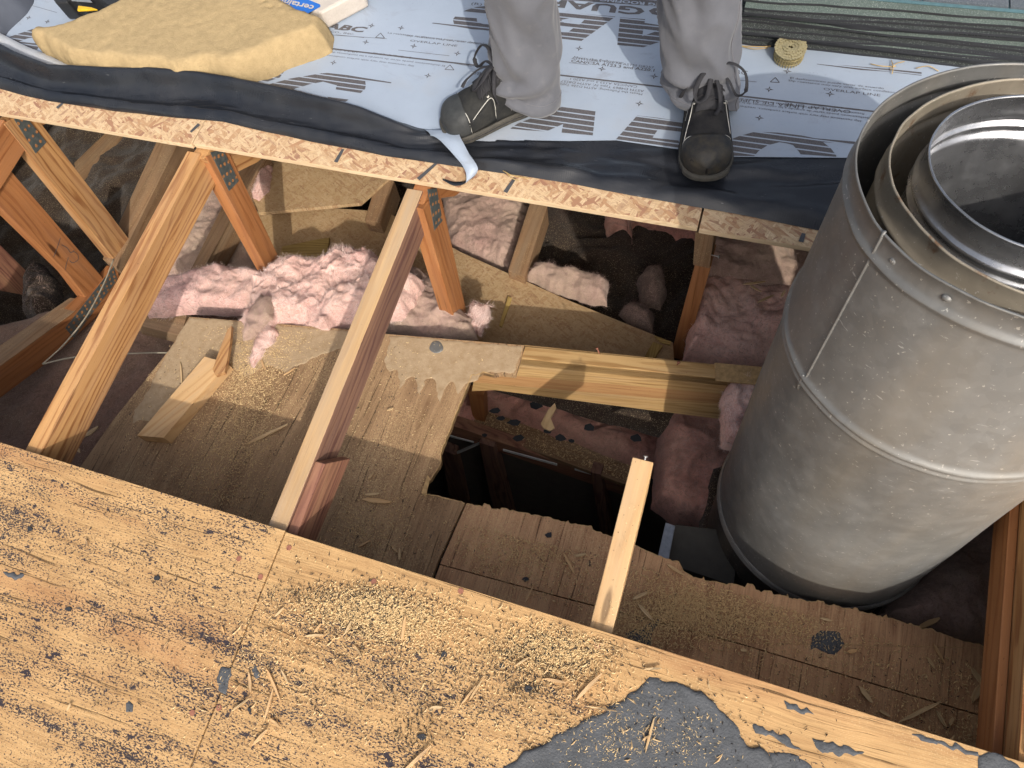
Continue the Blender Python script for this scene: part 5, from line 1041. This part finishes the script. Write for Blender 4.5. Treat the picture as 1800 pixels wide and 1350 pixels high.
me = bpy.data.meshes.new('body'); ob_ = base_of(PS); me.from_pydata([tuple(v-ob_) for v in bm_v], be, []); body = bpy.data.objects.new('body', me); C.objects.link(body); body.parent = PS
sk = body.modifiers.new('skin', 'SKIN'); body.modifiers.new('sub', 'SUBSURF').levels = 1; body.modifiers['sub'].render_levels = 2
for i, r_ in enumerate(bm_r): me.skin_vertices[0].data[i].radius = (r_, r_)
me.skin_vertices[0].data[0].use_root = True; me.materials.append(MT['skin'])
def ring_loft(name, rings, m, parent, close=(False, False), **k):
    n = len(rings[0]); V = [p for r_ in rings for p in r_]; Fc = []
    for i in range(len(rings)-1):
        for j in range(n): Fc.append([i*n+j, i*n+(j+1) % n, (i+1)*n+(j+1) % n, (i+1)*n+j])
    if close[0]: Fc.append(list(range(n))[::-1])
    if close[1]: Fc.append([(len(rings)-1)*n+j for j in range(n)])
    return mesh(name, V, Fc, m, parent, smooth=True, **k)
# jacket: torso and sleeves
rings = []
for t in np.linspace(0, 1, 16):
    c = hipc+[0,-.01*t,-.10+.56*t]; rx = .19+.03*math.sin(t*3.1)-(.14*sst(.85,1,t)); ry = .13-(.07*sst(.85,1,t))
    rings.append([c+[rx*math.cos(a), ry*math.sin(a), .008*fbm(a*2, t*6, 1)] for a in np.linspace(0, 2*math.pi, 41)[:-1]])
ring_loft('jacket', rings, MT['jacket'], PS)
for sgn in (-1, 1):
    tube('jacket_sleeve', smooth_path([hipc+[sgn*.13,-.0,.40], hipc+[sgn*.19,-.01,.34], hipc+[sgn*.245,-.03,.12], hipc+[sgn*.205,-.18,-.01]], 20), .062, MT['jacket'], PS, seg=20, taper=np.linspace(1.15,.72,23))
blob = []
for i in range(13):
    ph = math.pi*i/12; blob.append([hipc+[.088*math.sin(ph)*math.cos(a), -.045+.105*math.sin(ph)*math.sin(a), .655+.12*math.cos(ph)] for a in np.linspace(0, 2*math.pi, 25)[:-1]])
ring_loft('hair', [[p+np.array([0,.02,.03]) for p in r_] for r_ in blob[:8]], MT['hair'], PS)

def trouser(key, yaw, cuffz, seed, brk):
    q = LEG[key]; path = smooth_path([q[0]-[0,0,.0], q[1], q[2], q[3]], 90); nr = len(path); rings = []; NA = 96
    for i, c in enumerate(path):
        t = i/(nr-1); zrel = c[2]-q[0][2]
        rx = .068+.003*math.sin(t*7)+.009*math.exp(-(zrel/.09)**2)+.032*sst(.45,1,t); ry = .068+.035*sst(.45,1,t)
        bot = math.exp(-(zrel/.05)**2)
        row = []
        for j in range(NA):
            a = 2*math.pi*j/NA; ca, sa = math.cos(a), math.sin(a)
            w = .0
            # stacked break folds above the shoe, long diagonal drape folds higher up
            f1 = math.sin(zrel*82+1.9*math.cos(a-brk)+seed+.8*math.sin(2*a))*.0105*math.exp(-((zrel-.055)/.055)**2)*(.5+.5*math.cos(a-brk))
            f2 = .0105*(1-abs(fbm(ca*.8+zrel*4.5, zrel*4-sa*.8, seed, 2))*3.2)*sst(.06,.14,zrel)
            f3 = .007*fbm(ca*1.2+zrel*4, sa*1.2, seed+3, 2)+.0006*fbm(ca*5+zrel*12, sa*5, seed+5, 2)
            R_ = 1+ (f1+f2*.8+f3)/.066+.07*bot*math.cos(a-brk-math.pi)
            x_, y_ = rx*ca*R_, ry*sa*R_
            zz_ = 0
            if zrel < .10: zz_ = (1-zrel/.10)*(cuffz+.022*math.cos(a-brk)+.006*math.sin(3*a+seed))
            row.append(c+[x_*math.cos(yaw)-y_*math.sin(yaw), x_*math.sin(yaw)+y_*math.cos(yaw), zz_])
        rings.append(row)
    # turned-in hem
    r0 = [lerp(p, np.mean(rings[0], 0), .06)+[0,0,.001] for p in rings[0]]; r1 = [p+np.array([0,0,.03]) for p in [lerp(p, np.mean(rings[0], 0), .09) for p in rings[0]]]
    return [r1, r0]+rings
tl = trouser('L', 0, .012, 1.3, -2.2); tr = trouser('R', 0, .014, 4.1, -1.9)
ring_loft('trouser_leg', tl, MT['cloth'], PS); ring_loft('trouser_leg', tr, MT['cloth'], PS)
for tt in (tl, tr):
    ring = tt[6]; cc = np.mean(ring, 0); tube('hem_stitch', [p+(p-cc)/np.linalg.norm(p-cc)*.0004 for p in ring]+[ring[0]], .0007, MT['seam'], PS, seg=5)
hp = []
for t in np.linspace(0, 1, 8): hp.append([hipc+[(.195-.02*t)*math.cos(a), (.125)*math.sin(a), -.12+.2*t] for a in np.linspace(0, 2*math.pi, 41)[:-1]])
ring_loft('trouser_seat', hp, MT['cloth'], PS)
for tt, js in ((tl, (8, 56)), (tr, (45, 92))):
    for j in js:
        cc = [np.mean(r_, 0) for r_ in tt]; P = [r_[j]+(r_[j]-c)/np.linalg.norm(r_[j]-c)*.0006 for r_, c in zip(tt[2:70], cc[2:70])]
        tube('trouser_seam', P[::2], .0011, MT['seam'], PS, seg=5)

def shoe(toe, heel, W_, mu, mtoe, lace_side, label, seed):
    toe = np.array(toe); heel = np.array(heel); ax = toe-heel; Ln = np.linalg.norm(ax); ax = ax/Ln; up = NR; sd_ = np.cross(up, ax)
    T = [0, .04, .12, .25, .38, .5, .62, .74, .84, .92, .975, 1.0]
    HW = [.016, .029, .035, .0355, .036, .039, .043, .0465, .0455, .038, .024, .003]
    HT = [.060, .085, .105, .108, .100, .085, .068, .055, .047, .039, .031, .022]
    hw = lambda t: (float(np.interp(t, T, HW)) if t < .80 else .0466*math.sqrt(max(0, 1-((t-.80)/.20)**2.4))+.0006)*W_
    ht = lambda t: float(np.interp(t, T, HT)) if t < .80 else .0505-.008*((t-.8)/.2)-.020*((t-.8)/.2)**4
    so = .024
    def surf(t, ph, off=0.):
        # ph 0..pi right side over the top to left side
        c, s = math.cos(ph), math.sin(ph); pinch = 1-.30*sst(.6,1,s)*(t < .6)*sst(.7,.35,t)
        x = (hw(t)+off)*math.copysign(abs(c)**.72, c)*(1-.22*s*s*sst(.7,.2,t)); z = so-.004+(ht(t)+off)*abs(s)**.78
        return heel+ax*(t*Ln+off*(t-.5)*1.2)+sd_*x+up*z
    def srings(t0, t1, off, n=30, na=32, p0=0., p1=math.pi, nz=0.):
        out = []
        for t in (np.linspace(t0, t1, n) if t1 < 1 else np.concatenate([np.linspace(t0, .8, n-14), .8+.2*np.sin(np.linspace(.1, math.pi/2, 14))])): out.append([surf(t, ph, off+nz*fbm(t*9, ph*2, seed, 3)) for ph in np.linspace(p0, p1, na)])
        return out
    def open_loft(name, R_, m, parent, lab=None):
        n = len(R_[0]); V = [p for r_ in R_ for p in r_]; Fc = [[i*n+j, (i+1)*n+j, (i+1)*n+j+1, i*n+j+1] for i in range(len(R_)-1) for j in range(n-1)]
        o = mesh(name, V, Fc, m, parent, smooth=True, label=lab); s_ = o.modifiers.new('s', 'SOLIDIFY'); s_.thickness = .0015; s_.offset = -1; return o
    SH_ = open_loft('shoe', srings(0, 1, 0, 48, 40, nz=.0018), mu, PS, label)
    # sole
    rs = []; tt = np.concatenate([np.linspace(0, .8, 24), .8+.2*np.sin(np.linspace(.1, math.pi/2, 16))]); side = [(t, 1) for t in tt]+[(t, -1) for t in tt[::-1]]
    for zz_, e in ((0., -.001), (.004, .003), (.012, .0042), (.020, .0038), (.0235, .001)):
        rs.append([heel+ax*(t*Ln+(t-.5)*2*(e+.004)*(abs(t-.5) > .42))+sd_*sg*(hw(t)+e+.002)+up*(zz_+.006*sst(.8,1,t)*(zz_ < .01)) for t, sg in side])
    n = len(side); V = [p for r_ in rs for p in r_]; Fc = [[i*n+j, i*n+(j+1) % n, (i+1)*n+(j+1) % n, (i+1)*n+j] for i in range(len(rs)-1) for j in range(n)]
    Fc += [list(range(n))[::-1], [(len(rs)-1)*n+j for j in range(n)]]
    mesh('sole', V, Fc, MT['sole'], SH_, smooth=False)
    rib = [heel+ax*(t*Ln)+sd_*sg*(hw(t)+.0068)+up*.014 for t, sg in side[2:-2]]; tube('sole_groove', rib, .0008, MT['lace'], SH_, seg=5)
    open_loft('toe_cap', [[surf(t if not(.9 < ph/math.pi or ph/math.pi < .1) else t, ph, .0016+.0008*fbm(t*14, ph*3, seed+2, 3)) for ph in np.linspace(.02, math.pi-.02, 30)] for t in .775+.225*np.sin(np.linspace(0, math.pi/2, 20))], mtoe, SH_)
    for sg in (0, 1):
        m_ = lambda ph: ph if not sg else math.pi-ph
        open_loft('side_panel', [[surf(t, m_(ph), .0012) for ph in np.linspace(.08, .62+.3*(t-.2), 8)] for t in np.linspace(.10, .34, 8)], MT['shoe_dust'], SH_)
        open_loft('side_panel', [[surf(t, m_(ph), .0014) for ph in np.linspace(.05, .75-.9*(t-.52), 8)] for t in np.linspace(.52, .77, 8)], MT['shoe_dust'] if mu is MT['shoe_dust'] else MT['shoe'], SH_)
        for path in ([(.36,.10),(.385,.5),(.36,.85),(.31,.95)], [(.52,.10),(.50,.55),(.52,.80),(.60,.78),(.70,.62),(.775,.40)], [(.10,.30),(.22,.62),(.33,.70)], [(.775,.05),(.765,.5),(.775,1.0),(.80,1.5)]):
            tube('piping', smooth_path([surf(t, m_(ph), .002) for t, ph in path], 16), .0009, MT['piping'], SH_, seg=5)
    # tongue, eyelet bars, bow
    open_loft('tongue', [[surf(t, ph, .003+.003*math.sin((ph-1.05)/1.05*math.pi)) for ph in np.linspace(1.08, 2.06, 12)] for t in np.linspace(.14, .62, 12)], MT['lace'], SH_)
    for k, t in enumerate((.30, .38, .46, .54)):
        tube('lace_bar', smooth_path([surf(t, .95, .003), surf(t+.015, 1.3, .008), surf(t+.005, 1.57, .010), surf(t-.015, 1.85, .008), surf(t, 2.2, .003)], 14), .0028, MT['lace'], SH_, seg=8, flat=.5)
        tube('lace_bar', smooth_path([surf(t+.05, .98, .003), surf(t+.03, 1.4, .0095), surf(t+.0, 2.15, .004)], 10), .0024, MT['lace'], SH_, seg=8, flat=.5)
        for ph in (.93, 2.21): tube('eyelet', [surf(t, ph, .001), surf(t, ph, .004)], .003, MT['piping'] if k % 2 else MT['lace'], SH_, seg=8)
    K = surf(.40, 1.57, .014); s = lace_side
    L1 = [K, K+sd_*s*.030+up*.020+ax*.002, K+sd_*s*.060+up*.006+ax*.012, K+sd_*s*.066-up*.022+ax*.030, K+sd_*s*.050-up*.034+ax*.030, K+sd_*s*.030-up*.008+ax*.014, K+ax*.003]
    L2 = [K, K-sd_*s*.016+up*.012+ax*.016, K-sd_*s*.030+up*.000+ax*.042, K-sd_*s*.026-up*.018+ax*.058, K-sd_*s*.008-up*.016+ax*.048, K-sd_*s*.002+up*.002+ax*.020, K+up*.002]
    for P in (L1, L2): tube('lace_loop', smooth_path(P, 40), .0050, MT['lace'], SH_, seg=8, flat=.35)
    for P in ([K, K+sd_*s*.012+ax*.03-up*.004, K+sd_*s*.018+ax*.062-up*.024, K+sd_*s*.010+ax*.078-up*.032], [K, K-sd_*s*.026+ax*.012, K-sd_*s*.048+ax*.022-up*.022, K-sd_*s*.056+ax*.020-up*.045]): tube('lace_end', smooth_path(P, 20), .0042, MT['lace'], SH_, seg=8, flat=.4)
    tube('lace_knot', [K-sd_*.007, K, K+sd_*.007], .0065, MT['lace'], SH_, seg=10)
    return SH_, surf
def rr_(x, y, o=.004): return (x, y, roofz(y, o))
s1, f1_ = shoe(rr_(-.640,1.168,.012), rr_(-.452,1.300,.012), 1.0, MT['shoe_dust'], MT['toe_l'], -1, 'olive-black left-hand shoe in the photo, dusty toe cap', 1)
s2, f2_ = shoe(rr_(-.066,1.150,.006), rr_(-.118,1.400,.010), 1.02, MT['shoe'], MT['toe'], 1, 'black right-hand shoe in the photo, worn shiny toe', 2)
tube('lime_tag', [f2_(.22, 1.35, .010), f2_(.20, 1.5, .018), f2_(.22, 1.7, .014)], .004, MT['lime'], s2, seg=6, flat=.4)
